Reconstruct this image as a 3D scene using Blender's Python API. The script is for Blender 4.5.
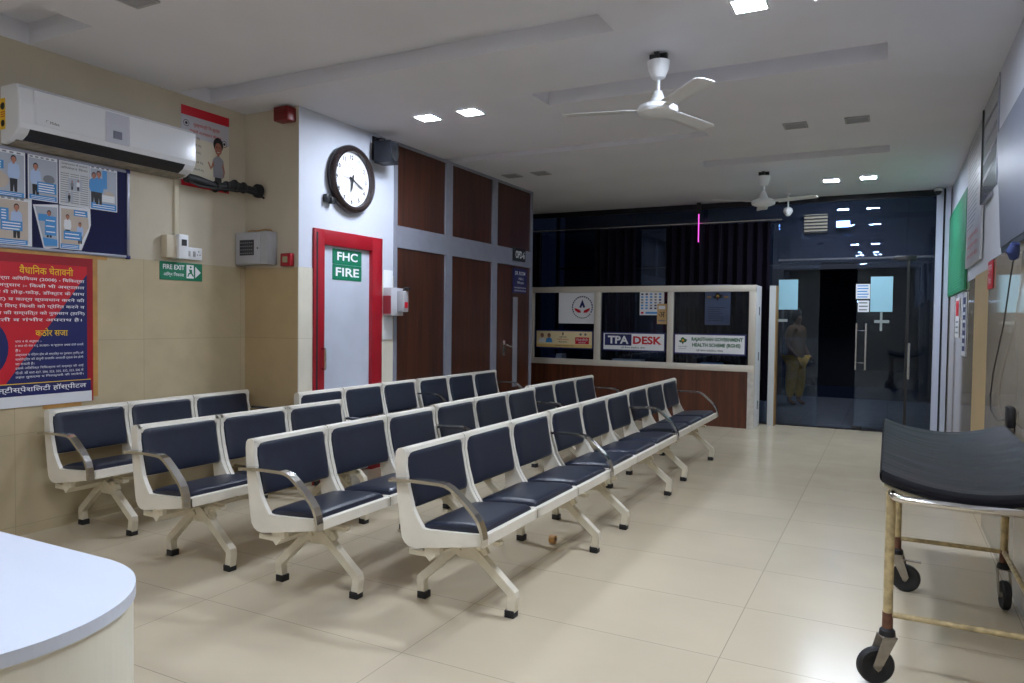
import bpy, bmesh, math, random
from math import sin, cos, pi, radians
from mathutils import Vector, Matrix
random.seed(7)
for o in list(bpy.data.objects): bpy.data.objects.remove(o)
S = bpy.context.scene
COL = S.collection

# ------------------------------------------------------------------ camera, world, exposure
H, F, YAW, PIT, ROL = 1.5, 728.2, 0.4783, 0.0306, 0.0122
fw = Vector((-sin(YAW)*cos(PIT), cos(YAW)*cos(PIT), -sin(PIT)))
r0 = Vector((cos(YAW), sin(YAW), 0)); u0 = r0.cross(fw)
rr = cos(ROL)*r0 + sin(ROL)*u0; uu = -sin(ROL)*r0 + cos(ROL)*u0
cd = bpy.data.cameras.new('camera'); cam = bpy.data.objects.new('camera', cd); COL.objects.link(cam)
cd.sensor_width = 36; cd.lens = F*36/1024; cd.clip_start = .02
m = Matrix((rr, uu, -fw)).transposed().to_4x4(); m.translation = Vector((0, 0, H)); cam.matrix_world = m
S.camera = cam
W = bpy.data.worlds.new('night'); S.world = W; W.use_nodes = True
W.node_tree.nodes['Background'].inputs[0].default_value = (.02, .03, .07, 1)
W.node_tree.nodes['Background'].inputs[1].default_value = .12
S.view_settings.view_transform = 'Standard'; S.view_settings.look = 'None'; S.view_settings.gamma = 1
S.view_settings.use_curve_mapping = False
S.view_settings.exposure = 0.0
S.cycles.use_denoising = True
S.cycles.max_bounces = 8; S.cycles.sample_clamp_indirect = 4; S.cycles.caustics_reflective = False
LED = 345.0                      # radiance of the square LED panels in the ceiling
LEDCOL = (.78, .865, 1.0)

# ------------------------------------------------------------------ materials
def srgb(r, g, b):
    f = lambda c: (c/255/12.92 if c/255 <= .04045 else ((c/255+.055)/1.055)**2.4)
    return (f(r), f(g), f(b), 1)
MATS = {}
def mat(name, col, rough=.5, metal=0, noise=0, nscale=8, bump=0, bscale=60, emit=None, spec=.5, stretch=None, coat=0):
    if name in MATS: return MATS[name]
    M = bpy.data.materials.new(name); M.use_nodes = True; nt = M.node_tree; N = nt.nodes; L = nt.links
    P = N['Principled BSDF']; c = col if len(col) == 4 else (*col, 1)
    P.inputs['Base Color'].default_value = c; P.inputs['Roughness'].default_value = rough
    P.inputs['Metallic'].default_value = metal; P.inputs['Specular IOR Level'].default_value = spec
    P.inputs['Coat Weight'].default_value = coat
    tc = N.new('ShaderNodeTexCoord'); mp = N.new('ShaderNodeMapping'); L.new(tc.outputs['Object'], mp.inputs[0])
    if stretch: mp.inputs['Scale'].default_value = stretch
    if noise:
        n = N.new('ShaderNodeTexNoise'); n.inputs['Scale'].default_value = nscale; n.inputs['Detail'].default_value = 5
        L.new(mp.outputs[0], n.inputs['Vector'])
        cr = N.new('ShaderNodeValToRGB'); cr.color_ramp.elements[0].position = .3; cr.color_ramp.elements[1].position = .7
        cr.color_ramp.elements[0].color = (*[v*(1-noise) for v in c[:3]], 1)
        cr.color_ramp.elements[1].color = (*[min(1, v*(1+noise)) for v in c[:3]], 1)
        L.new(n.outputs[0], cr.inputs[0]); L.new(cr.outputs[0], P.inputs['Base Color'])
    if bump:
        n2 = N.new('ShaderNodeTexNoise'); n2.inputs['Scale'].default_value = bscale; n2.inputs['Detail'].default_value = 3
        L.new(mp.outputs[0], n2.inputs['Vector'])
        b = N.new('ShaderNodeBump'); b.inputs['Strength'].default_value = bump; b.inputs['Distance'].default_value = .01
        L.new(n2.outputs[0], b.inputs['Height']); L.new(b.outputs[0], P.inputs['Normal'])
    if emit:
        P.inputs['Emission Color'].default_value = c; P.inputs['Emission Strength'].default_value = emit
    MATS[name] = M; return M

def tile_mat(name, axes, sizes, offs, col, grout, rough, var=.06, gw=.004, nscale=3.0, dirt=None, rough_var=.1):
    """tiles: grout lines from object coordinates"""
    M = bpy.data.materials.new(name); M.use_nodes = True; nt = M.node_tree; N = nt.nodes; L = nt.links
    P = N['Principled BSDF']; P.inputs['Roughness'].default_value = rough
    tc = N.new('ShaderNodeTexCoord'); sx = N.new('ShaderNodeSeparateXYZ'); L.new(tc.outputs['Object'], sx.inputs[0])
    def ma(op, a, b=None, c=None):
        n = N.new('ShaderNodeMath'); n.operation = op
        for k, v in enumerate((a, b, c)):
            if v is None: continue
            if isinstance(v, (int, float)): n.inputs[k].default_value = v
            else: L.new(v, n.inputs[k])
        return n.outputs[0]
    masks = []; cells = []
    for ax, sz, of in zip(axes, sizes, offs):
        q = ma('DIVIDE', ma('SUBTRACT', sx.outputs['XYZ'.index(ax)], of), sz)
        fr = ma('FRACT', q); cells.append(ma('FLOOR', q))
        d = ma('ABSOLUTE', ma('SUBTRACT', fr, .5))
        masks.append(ma('GREATER_THAN', d, .5 - gw/sz/2))
    mk = ma('MAXIMUM', masks[0], masks[1])
    cx = N.new('ShaderNodeCombineXYZ'); L.new(cells[0], cx.inputs[0]); L.new(cells[1], cx.inputs[1])
    wn = N.new('ShaderNodeTexWhiteNoise'); L.new(cx.outputs[0], wn.inputs['Vector'])
    n = N.new('ShaderNodeTexNoise'); n.inputs['Scale'].default_value = nscale; n.inputs['Detail'].default_value = 4; n.inputs['Roughness'].default_value = .5
    L.new(tc.outputs['Object'], n.inputs['Vector'])
    f = ma('ADD', ma('MULTIPLY', n.outputs[0], .85), ma('MULTIPLY', wn.outputs['Value'], .15))
    cr = N.new('ShaderNodeValToRGB'); cr.color_ramp.elements[0].position = .3; cr.color_ramp.elements[1].position = .7
    cr.color_ramp.elements[0].color = (*[v*(1-var) for v in col[:3]], 1)
    cr.color_ramp.elements[1].color = (*[min(1, v*(1+var)) for v in col[:3]], 1)
    L.new(f, cr.inputs[0])
    mx = N.new('ShaderNodeMix'); mx.data_type = 'RGBA'; L.new(mk, mx.inputs['Factor'])
    L.new(cr.outputs[0], mx.inputs['A']); mx.inputs['B'].default_value = grout if len(grout) == 4 else (*grout, 1)
    L.new(mx.outputs['Result'], P.inputs['Base Color'])
    n3 = N.new('ShaderNodeTexNoise'); n3.inputs['Scale'].default_value = 6; n3.inputs['Detail'].default_value = 4
    L.new(tc.outputs['Object'], n3.inputs['Vector'])
    L.new(ma('ADD', ma('MULTIPLY', n3.outputs[0], rough_var*2), rough-rough_var), P.inputs['Roughness'])
    MATS[name] = M; return M

def wood_mat(name, c1, c2, rough=.35):
    M = bpy.data.materials.new(name); M.use_nodes = True; nt = M.node_tree; N = nt.nodes; L = nt.links
    P = N['Principled BSDF']; P.inputs['Roughness'].default_value = rough
    tc = N.new('ShaderNodeTexCoord'); mp = N.new('ShaderNodeMapping'); mp.inputs['Scale'].default_value = (9, 9, .5)
    L.new(tc.outputs['Object'], mp.inputs[0])
    n = N.new('ShaderNodeTexNoise'); n.inputs['Scale'].default_value = 1.6; n.inputs['Detail'].default_value = 8; n.inputs['Roughness'].default_value = .7
    n.inputs['Distortion'].default_value = .6
    L.new(mp.outputs[0], n.inputs['Vector'])
    cr = N.new('ShaderNodeValToRGB'); cr.color_ramp.elements[0].position = .33; cr.color_ramp.elements[1].position = .68
    cr.color_ramp.elements[0].color = c1; cr.color_ramp.elements[1].color = c2
    L.new(n.outputs[0], cr.inputs[0]); L.new(cr.outputs[0], P.inputs['Base Color'])
    MATS[name] = M; return M

def glass_mat(name, tint=(.6, .66, .7), rough=0.0, refl=(1, 1, 1)):
    M = bpy.data.materials.new(name); M.use_nodes = True; nt = M.node_tree; N = nt.nodes; L = nt.links
    N.remove(N['Principled BSDF']); out = N['Material Output']
    t = N.new('ShaderNodeBsdfTransparent'); t.inputs[0].default_value = (*tint, 1)
    g = N.new('ShaderNodeBsdfGlossy'); g.inputs['Roughness'].default_value = rough; g.inputs[0].default_value = (*refl, 1)
    fr = N.new('ShaderNodeFresnel'); fr.inputs[0].default_value = 1.52
    mx = N.new('ShaderNodeMixShader'); L.new(fr.outputs[0], mx.inputs[0]); L.new(t.outputs[0], mx.inputs[1]); L.new(g.outputs[0], mx.inputs[2])
    L.new(mx.outputs[0], out.inputs['Surface']); MATS[name] = M; return M

FLOOR = tile_mat('floor_tile', 'XY', (1.265, .645), (-.64, 2.64), srgb(205, 192, 168)[:3], srgb(166, 154, 134), .22, var=.06, gw=.004, rough_var=.05, nscale=1.6)
WTILE = tile_mat('wall_tile', 'YZ', (.95, .62), (3.72, .07), srgb(184, 169, 139)[:3], srgb(156, 141, 114), .3, var=.08, gw=.003, nscale=5, rough_var=.05)
WTILEX = tile_mat('wall_tile_side', 'XZ', (.95, .62), (-5.17, .07), srgb(182, 160, 122)[:3], srgb(148, 130, 100), .3, var=.06, gw=.003, nscale=5, rough_var=.05)
RTILE = tile_mat('glossy_wall_tile', 'YZ', (.62, .95), (6.4, .0), srgb(168, 156, 138)[:3], srgb(140, 130, 116), .06, var=.05, gw=.003, nscale=4, rough_var=.02)
WHITETILE = tile_mat('pale_wall_tile', 'YZ', (.95, .62), (4.73, .07), srgb(214, 208, 192)[:3], srgb(180, 172, 156), .3, var=.05, gw=.003, nscale=5, rough_var=.05)
CREAM = mat('cream_paint', srgb(196, 186, 167), .7, noise=.06, nscale=2.5, bump=.08, bscale=30)
CEIL = mat('ceiling_paint', srgb(226, 227, 236), .75, noise=.035, nscale=1.2, bump=.04, bscale=12)
WHITEWALL = mat('white_paint', srgb(198, 202, 214), .6, noise=.03, nscale=3)
ALU = mat('silver_aluminium', srgb(150, 152, 166), .38, metal=.35, noise=.05, nscale=10)
CREAMFRAME = mat('cream_frame', srgb(208, 200, 188), .4)
WOOD = wood_mat('red_brown_laminate', srgb(40, 16, 10), srgb(84, 40, 20))
WOOD2 = wood_mat('brown_laminate', srgb(62, 30, 20), srgb(104, 56, 34))
GLASS = glass_mat('dark_clear_glass', (.74, .80, .88), refl=(.62, .76, 1))
PANE = glass_mat('clear_pane', (.80, .84, .9), refl=(.4, .48, .65))
SEATW = mat('white_powder_coat', srgb(226, 220, 208), .38, noise=.03, nscale=9)
LEGW = mat('cream_powder_coat', srgb(218, 210, 192), .42, noise=.07, nscale=14)
NAVY = mat('navy_leatherette', srgb(31, 37, 54), .36, noise=.12, nscale=20, bump=.12, bscale=220)
RUB = mat('black_rubber', srgb(24, 24, 28), .6)
CHROME = mat('polished_steel', (.62, .6, .57, 1), .16, metal=1)
BLACK = mat('black_plastic', srgb(22, 22, 26), .4)
DARKBROWN = mat('dark_brown_plastic', srgb(40, 30, 30), .25)
WPL = mat('white_plastic', srgb(232, 234, 238), .28)
GPL = mat('grey_plastic', srgb(168, 168, 172), .4)
RED = mat('red_paint', srgb(150, 10, 30), .4, noise=.06, nscale=6)
REDP = mat('red_print', srgb(196, 18, 40), .45)
BLUEP = mat('navy_print', srgb(22, 28, 92), .45)
WHP = mat('white_print', srgb(235, 236, 240), .5)
YEP = mat('yellow_print', srgb(238, 196, 40), .5)
GRP = mat('green_print', srgb(10, 116, 84), .45)
DGP = mat('dark_green_print', srgb(20, 96, 62), .5)
INK = mat('black_ink', srgb(28, 28, 34), .5)
INKG = mat('grey_ink', srgb(120, 122, 130), .5)
PAPER = mat('paper', srgb(222, 224, 230), .6)
NEWS = mat('newsprint', srgb(200, 202, 206), .65)
CYANP = mat('pale_blue_paper', srgb(150, 196, 214), .6)
SKYB = mat('sky_blue_print', srgb(66, 140, 204), .5)
SKINP = mat('skin_print', srgb(172, 112, 92), .5)
TAPE = mat('brown_tape', srgb(188, 140, 78), .45, noise=.15, nscale=10)
FELT = mat('navy_felt', srgb(20, 24, 66), .95, noise=.1, nscale=60)
RUST = mat('rusty_cream_paint', srgb(176, 158, 118), .4, noise=.38, nscale=26)
MATT = mat('black_vinyl', srgb(13, 14, 24), .34, spec=.28, bump=.9, bscale=1.7, stretch=(1.0, 6, 1))
BLOCK = mat('dark_exterior_wall', srgb(40, 44, 54), .8)

# ------------------------------------------------------------------ mesh builder
class B:
    def __init__(s): s.v = []; s.f = []; s.m = []; s.mats = []; s.sm = []
    def mi(s, m):
        if m not in s.mats: s.mats.append(m)
        return s.mats.index(m)
    def add(s, vs, fs, m, smooth=False):
        o = len(s.v); s.v += [Vector(v) for v in vs]; k = s.mi(m)
        for f in fs: s.f.append([i+o for i in f]); s.m.append(k); s.sm.append(smooth)
        return s
    def box(s, x0, x1, y0, y1, z0, z1, m, bev=0, rot=None, segs=2):
        if bev:
            bm = bmesh.new(); bmesh.ops.create_cube(bm, size=1)
            for v in bm.verts: v.co = Vector(((x0+x1)/2+v.co.x*(x1-x0), (y0+y1)/2+v.co.y*(y1-y0), (z0+z1)/2+v.co.z*(z1-z0)))
            bmesh.ops.bevel(bm, geom=bm.edges[:], offset=bev, segments=segs, affect='EDGES', profile=.5)
            bm.verts.index_update()
            vs = [v.co.copy() for v in bm.verts]; fs = [[v.index for v in f.verts] for f in bm.faces]; bm.free()
        else:
            vs = [Vector((x, y, z)) for x in (x0, x1) for y in (y0, y1) for z in (z0, z1)]
            fs = [(0, 1, 3, 2), (4, 6, 7, 5), (0, 4, 5, 1), (2, 3, 7, 6), (0, 2, 6, 4), (1, 5, 7, 3)]
        if rot: vs = [rot @ v for v in vs]
        return s.add(vs, fs, m, bool(bev))
    def obox(s, c, ax, hs, m, bev=0):
        """oriented box: centre c, axes ax (3 vectors), half sizes hs"""
        R = Matrix(ax).transposed(); c = Vector(c)
        t = B().box(-hs[0], hs[0], -hs[1], hs[1], -hs[2], hs[2], m, bev)
        return s.add([R @ v + c for v in t.v], t.f, m, bool(bev))
    def tube(s, pts, r, m, n=10, flat=None, up=None, caps=True, smooth=True):
        pts = [Vector(p) for p in pts]; rings = []; vs = []
        prev = None
        for i, p in enumerate(pts):
            a = (pts[i]-pts[i-1]).normalized() if i else (pts[1]-pts[0]).normalized()
            b = (pts[i+1]-pts[i]).normalized() if i < len(pts)-1 else a
            t = (a+b).normalized() if (a+b).length > 1e-6 else a
            if up is not None: nx = Vector(up)
            elif prev is None: nx = Vector((0, 0, 1)) if abs(t.z) < .9 else Vector((1, 0, 0))
            else: nx = prev
            nx = (nx - t*nx.dot(t)).normalized(); prev = nx; ny = t.cross(nx)
            k = 1/max(.5, t.dot(a))
            rad = r[i] if isinstance(r, (list, tuple)) else r
            if flat:   # rectangular section (half width along up, half thickness across)
                hw, ht = flat
                for (q, w) in ((1, 1), (1, -1), (-1, -1), (-1, 1)): vs.append(p + nx*hw*q + ny*ht*w*k)
            else:
                for j in range(n): vs.append(p + nx*rad*cos(2*pi*j/n) + ny*rad*sin(2*pi*j/n))
        nn = 4 if flat else n; fs = []
        for i in range(len(pts)-1):
            for j in range(nn):
                a = i*nn+j; b = i*nn+(j+1) % nn; fs.append((a, b, b+nn, a+nn))
        if caps: fs.append(tuple(range(nn-1, -1, -1))); fs.append(tuple(range((len(pts)-1)*nn, len(pts)*nn)))
        return s.add(vs, fs, m, smooth and not flat)
    def lathe(s, prof, c, m, n=28, axis='z', smooth=True):
        c = Vector(c); vs = []; fs = []
        for (r, h) in prof:
            for j in range(n):
                a = 2*pi*j/n; x, y = r*cos(a), r*sin(a)
                d = {'z': (x, y, h), 'x': (h, x, y), 'y': (x, h, y)}[axis]
                vs.append(c + Vector(d))
        for i in range(len(prof)-1):
            for j in range(n):
                a = i*n+j; b = i*n+(j+1) % n; fs.append((a, b, b+n, a+n))
        fs.append(tuple(range(n))); fs.append(tuple(range((len(prof)-1)*n, len(prof)*n)))
        return s.add(vs, fs, m, smooth)
    def prism(s, poly, a, b, m, axis='y', smooth=False):
        """2D polygon extruded along an axis; poly in the two other axes, in order"""
        n = len(poly)
        def P(p, h): return {'y': (p[0], h, p[1]), 'x': (h, p[0], p[1]), 'z': (p[0], p[1], h)}[axis]
        vs = [P(p, a) for p in poly] + [P(p, b) for p in poly]
        fs = [tuple(range(n)), tuple(range(2*n-1, n-1, -1))] + [(i, i+n, (i+1) % n+n, (i+1) % n) for i in range(n)]
        return s.add(vs, fs, m, smooth)
    def grid(s, fn, nu, nv, m, smooth=True):
        vs = [fn(i/nu, j/nv) for i in range(nu+1) for j in range(nv+1)]
        fs = [(i*(nv+1)+j, (i+1)*(nv+1)+j, (i+1)*(nv+1)+j+1, i*(nv+1)+j+1) for i in range(nu) for j in range(nv)]
        return s.add(vs, fs, m, smooth)
    def merge(s, t, M=None):
        for k, f in enumerate(t.f): pass
        o = len(s.v); s.v += [(M @ v if M else v.copy()) for v in t.v]
        for f, k, q in zip(t.f, t.m, t.sm): s.f.append([i+o for i in f]); s.m.append(s.mi(t.mats[k])); s.sm.append(q)
        return s

def world_loc(o):
    l = Vector((0, 0, 0))
    while o: l = l + o.location; o = o.parent
    return l
def obj(name, b, parent=None, base=None, fix=True):
    """link builder b as ONE mesh object. Top-level: origin moves to base (or its bottom centre)."""
    if parent is not None: off = world_loc(parent)
    else:
        if base is None:
            xs = [v.x for v in b.v]; ys = [v.y for v in b.v]; zs = [v.z for v in b.v]
            base = ((min(xs)+max(xs))/2, (min(ys)+max(ys))/2, min(zs))
        off = Vector(base)
    me = bpy.data.meshes.new(name); me.from_pydata([v-off for v in b.v], [], b.f)
    for mm in b.mats: me.materials.append(mm)
    me.polygons.foreach_set('material_index', b.m); me.polygons.foreach_set('use_smooth', b.sm)
    if fix:
        bm = bmesh.new(); bm.from_mesh(me); bmesh.ops.recalc_face_normals(bm, faces=bm.faces[:]); bm.to_mesh(me); bm.free()
    me.update()
    if any(b.sm):
        try: me.set_sharp_from_angle(angle=radians(38))
        except Exception: pass
    o = bpy.data.objects.new(name, me); COL.objects.link(o)
    if parent is not None: o.parent = parent
    else: o.location = off
    return o
def thing(name, label, cat, loc=(0, 0, 0), group=None):
    o = bpy.data.objects.new(name, None); COL.objects.link(o); o.location = loc; o.empty_display_size = .1
    return tag(o, label, cat, group)
def tag(o, label, cat, group=None, kind=None):
    o['label'] = label; o['category'] = cat
    if group: o['group'] = group
    if kind: o['kind'] = kind
    return o
def single(name, b, label, cat, group=None, kind=None): return tag(obj(name, b), label, cat, group, kind)
def struct(name, b, label, cat):
    o = obj(name, b, base=(0, 0, 0)); return tag(o, label, cat, None, 'structure')
def copy_tree(o, parent=None):
    c = o.copy(); COL.objects.link(c)
    if parent: c.parent = parent
    for ch in [x for x in bpy.data.objects if x.parent == o]: copy_tree(ch, c)
    return c

# text as polygons
TXT = {}
import re
def text_geo(st, bold=.0):
    st = re.sub('((?:[\u0915-\u0939]\u093c?\u094d)*[\u0915-\u0939]\u093c?)\u093f', '\u093f\\1', st)
    if re.search('[\u0900-\u097f]', st): bold = min(bold, .008)
    key = (st, bold)
    if key in TXT: return TXT[key]
    cu = bpy.data.curves.new('lettering', 'FONT'); cu.body = st; cu.size = 1; cu.offset = bold; cu.resolution_u = 3
    o = bpy.data.objects.new('lettering', cu); COL.objects.link(o)
    dg = bpy.context.evaluated_depsgraph_get(); me = bpy.data.meshes.new_from_object(o.evaluated_get(dg))
    vs = [(v.co.x, v.co.y) for v in me.vertices]; fs = [tuple(p.vertices) for p in me.polygons]
    bpy.data.objects.remove(o); bpy.data.curves.remove(cu); bpy.data.meshes.remove(me)
    if vs:
        x0 = min(v[0] for v in vs); x1 = max(v[0] for v in vs)
        y0 = min(v[1] for v in vs); y1 = max(v[1] for v in vs)
    else: x0 = x1 = y0 = y1 = 0
    TXT[key] = (vs, fs, x0, x1, y0, y1); return TXT[key]

class Sheet:
    """a flat printed thing: local x right, y up, from its top-left or bottom-left corner; stands on a surface"""
    def __init__(s, o, u, v, n, b=None, lift=0.0):
        s.o = Vector(o); s.u = Vector(u).normalized(); s.v = Vector(v).normalized(); s.n = Vector(n).normalized(); s.b = b or B(); s.lift = lift; s.k = 0
    def P(s, x, y, d): return s.o + s.u*x + s.v*y + s.n*(s.lift+d)
    def slab(s, x0, y0, x1, y1, t, m):
        vs = [s.P(x, y, d) for x in (x0, x1) for y in (y0, y1) for d in (0, t)]
        s.b.add(vs, [(0, 1, 3, 2), (4, 6, 7, 5), (0, 4, 5, 1), (2, 3, 7, 6), (0, 2, 6, 4), (1, 5, 7, 3)], m); s.lift += t; return s
    def rect(s, x0, y0, x1, y1, m, d=.001): return s.poly([(x0, y0), (x1, y0), (x1, y1), (x0, y1)], m, d)
    def poly(s, pts, m, d=.001): s.b.add([s.P(x, y, d) for x, y in pts], [tuple(range(len(pts)))], m); return s
    def circ(s, x, y, r, m, d=.001, ry=None, n=20, a0=0, a1=360):
        ry = ry or r
        return s.poly([(x+r*cos(radians(a0+(a1-a0)*i/n)), y+ry*sin(radians(a0+(a1-a0)*i/n))) for i in range(n)], m, d)
    def ring(s, x, y, r, w, m, d=.001, n=32, a0=0, a1=360, dash=1):
        for i in range(n):
            if dash > 1 and i % dash == dash-1: continue
            a, b = [radians(a0+(a1-a0)*t/n) for t in (i, i+1)]
            s.poly([(x+r*cos(a), y+r*sin(a)), (x+r*cos(b), y+r*sin(b)), (x+(r-w)*cos(b), y+(r-w)*sin(b)), (x+(r-w)*cos(a), y+(r-w)*sin(a))], m, d)
        return s
    def text(s, st, x, y, h, m, w=None, align='c', bold=.0, d=.002, cap=None):
        """baseline-left box: y is the bottom, h the glyph height, w forces the width"""
        vs, fs, x0, x1, y0, y1 = text_geo(st, bold)
        if not vs: return s
        sy = h/(y1-y0); sx = (w/(x1-x0)) if w else sy; ww = (x1-x0)*sx
        ox = x - (ww/2 if align == 'c' else 0 if align == 'l' else ww)
        s.b.add([s.P(ox+(vx-x0)*sx, y+(vy-y0)*sy, d) for vx, vy in vs], fs, m); return s
    def man(s, x, y, h, shirt, trousers=None, hair=None, d=.0015, skin=None):
        """printed standing figure, feet (or waist) at y"""
        skin = skin or SKINP; hair = hair or INK; trousers = trousers or INK
        s.poly([(x-.09*h, y), (x-.02*h, y), (x, y+.2*h), (x+.02*h, y), (x+.09*h, y), (x+.10*h, y+.45*h), (x-.10*h, y+.45*h)], trousers, d)
        s.poly([(x-.12*h, y+.36*h), (x+.12*h, y+.36*h), (x+.16*h, y+.5*h), (x+.14*h, y+.74*h), (x+.04*h, y+.8*h), (x-.04*h, y+.8*h), (x-.14*h, y+.74*h), (x-.16*h, y+.5*h)], shirt, d+.0003)
        s.rect(x-.03*h, y+.76*h, x+.03*h, y+.83*h, skin, d+.0004)
        s.circ(x, y+.9*h, .075*h, hair, d+.0005, ry=.10*h, n=14)
        s.circ(x, y+.88*h, .062*h, skin, d+.0007, ry=.082*h, n=14)
        return s
def left_sheet(y, z, x=-5.17, **k): return Sheet((x, y, z), (0, 1, 0), (0, 0, 1), (1, 0, 0), **k)
def right_sheet(y, z, x=.678, **k): return Sheet((x, y, z), (0, -1, 0), (0, 0, 1), (-1, 0, 0), **k)
def front_sheet(x, z, y, **k): return Sheet((x, y, z), (1, 0, 0), (0, 0, 1), (0, -1, 0), **k)

# ------------------------------------------------------------------ room shell
XL, XP, XR, YJ, YB, ZC = -5.17, -4.53, .686, 4.73, 11.3, 3.3
b = B(); b.box(-6.6, .9, -3.2, YB+.06, -.1, 0, FLOOR)
struct('floor', b, 'beige glossy tiled floor of the waiting hall', 'floor')

grooves = [(-5.165, -4.48, 2.5, 2.88, .14), (-5.165, -1.57, 4.02, 4.35, .12), (-2.59, -.057, 5.28, 5.62, .12),
           (-4.7, -1.6, 7.0, 7.2, .06), (-1.97, -.045, 8.3, 8.62, .10)]
def ceiling():
    x0, x1, y0, y1 = -6.6, .9, -3.2, YB+.06
    xs = sorted({x0, x1, *[g[0] for g in grooves], *[g[1] for g in grooves]}); ys = sorted({y0, y1, *[g[2] for g in grooves], *[g[3] for g in grooves]})
    b = B()
    for i in range(len(xs)-1):
        for j in range(len(ys)-1):
            cx, cy = (xs[i]+xs[i+1])/2, (ys[j]+ys[j+1])/2
            z = ZC + max([g[4] for g in grooves if g[0] < cx < g[1] and g[2] < cy < g[3]] or [0])
            b.add([(xs[i], ys[j], z), (xs[i+1], ys[j], z), (xs[i+1], ys[j+1], z), (xs[i], ys[j+1], z)], [(3, 2, 1, 0)], CEIL)
    for (a, c, d, e, h) in grooves:
        z = ZC+h
        for p, q in (((a, d), (c, d)), ((c, d), (c, e)), ((c, e), (a, e)), ((a, e), (a, d))):
            b.add([(*p, ZC), (*q, ZC), (*q, z), (*p, z)], [(0, 1, 2, 3)], CEIL)
    b.box(x0, x1, y0, y1, ZC+.2, ZC+.3, CEIL)
    return b
struct('ceiling', ceiling(), 'pale grey painted ceiling with long shallow grooves', 'ceiling')

def wall_x(name, x, t, y0, y1, lo, hi, label, zt=1.93, ztop=3.5, step=.006, sgn=1):
    """wall facing +x (sgn 1) or -x: lower tiled part stands a touch proud of the paint"""
    b = B()
    b.box(*( (x-t, x) if sgn > 0 else (x, x+t)), y0, y1, 0, ztop, hi)
    b.box(*( (x-.002, x+step) if sgn > 0 else (x-step, x+.002)), y0, y1, 0, zt, lo)
    return struct(name, b, label, 'wall')
wall_x('wall_left', XL, .2, -3.2, YJ, WTILE, CREAM, 'cream left wall with beige tiles below, notice boards and air conditioner on it')
b = B(); b.box(XL, XP-.004, YJ, YJ+.1, 0, 3.5, CREAM); b.box(XL, XP-.002, YJ-.006, YJ+.002, 0, 1.925, WTILEX)
struct('wall_corner', b, 'narrow tan return wall carrying the fire alarm panel', 'wall')
b = B()
b.box(XP-.2, XP-.001, YJ+.1, 4.90, 0, 3.5, WHITEWALL); b.box(XP-.2, XP-.001, 5.87, 6.075, 0, 3.5, WHITEWALL); b.box(XP-.2, XP-.001, 4.90, 5.87, 2.285, 3.5, WHITEWALL)
b.box(XP-.004, XP, YJ, YJ+.1, 0, 3.5, WHITEWALL)
b.box(XP-.002, XP+.003, YJ-.006, 4.90, 0, 1.93, WHITETILE); b.box(XP-.002, XP+.003, 5.87, 6.075, 0, 1.93, WHITETILE)
struct('wall_duct', b, 'bluish white wall around the red framed fire duct door, clock on it', 'wall')
b = B(); b.box(XR, XR+.2, 6.4, YB, 0, 3.5, WHITEWALL); b.box(XR-.004, XR+.002, 7.85, YB, 0, 1.93, RTILE)
MB = mat('matt_beige_panel', srgb(188, 164, 122), .6, noise=.03, nscale=4)
b.box(XR-.006, XR+.002, 6.4, 7.85, 0, 1.945, MB)
struct('wall_right', b, 'white right wall with glossy beige tiles on its lower part', 'wall')
b = B(); b.box(.64, XR+.2, -3.2, 6.4, 0, 1.97, RTILE); b.box(.65, XR+.2, -3.2, 6.4, 1.97, 3.5, WHITEWALL)
struct('wall_right', b, 'nearer glossy tiled part of the right wall beside the stretcher', 'wall')
b = B(); b.box(-5.4, .9, -3.3, -3.2, 0, 3.5, CREAM)
struct('wall_back', b, 'cream wall behind the viewer', 'wall')
# wall behind the partition (left rooms)
b = B(); b.box(-6.7, -6.6, YJ, YB+.1, 0, 3.5, CREAM); b.box(-6.7, XP-.2, YJ+.1, YJ+.2, 0, 3.5, CREAM)
struct('wall_cabin', b, 'dark side wall of the cabin beyond the partition', 'wall')

# red framed duct door
b = B()
for a in ((4.90, 5.035), (5.712, 5.87)): b.box(XP-.08, XP+.022, *a, 0, 2.285, RED, .006)
b.box(XP-.08, XP+.022, 5.03, 5.715, 2.15, 2.285, RED, .006)
d = struct('door_1', b, 'narrow white fire duct door in a red frame', 'door')
DOORW = mat('greyish_white_door_paint', srgb(190, 196, 210), .35, noise=.07, nscale=3)
b = B(); b.box(XP-.05, XP-.02, 5.035, 5.712, 0.02, 2.15, DOORW); obj('door_leaf', b, d)
b = B(); b.box(XP+.02, XP+.0235, 4.925, 4.945, 0, 2.25, INK); obj('hinge_gap', b, d)
b = B(); b.tube([(XP+.022, 5.0, 1.215), (XP+.06, 5.0, 1.215), (XP+.06, 5.0, 1.2), (XP+.06, 5.0, 1.05), (XP+.06, 5.0, 1.035), (XP+.022, 5.0, 1.035)], .01, CHROME); obj('door_handle', b, d)
for z0, z1, t in ((1.99, 2.13, 'FHC'), (1.845, 1.985, 'FIRE')):
    s = left_sheet(5.18, z0, XP-.02); w = .41; h = z1-z0
    s.slab(0, 0, w, h, .004, GRP); s.text(t, w/2, .035, h-.06, WHP, w=.29 if t == 'FHC' else .33, bold=.02)
    single('door_sign', s.b, f'green {t} sign with white letters on red framed door', 'sign')

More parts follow.
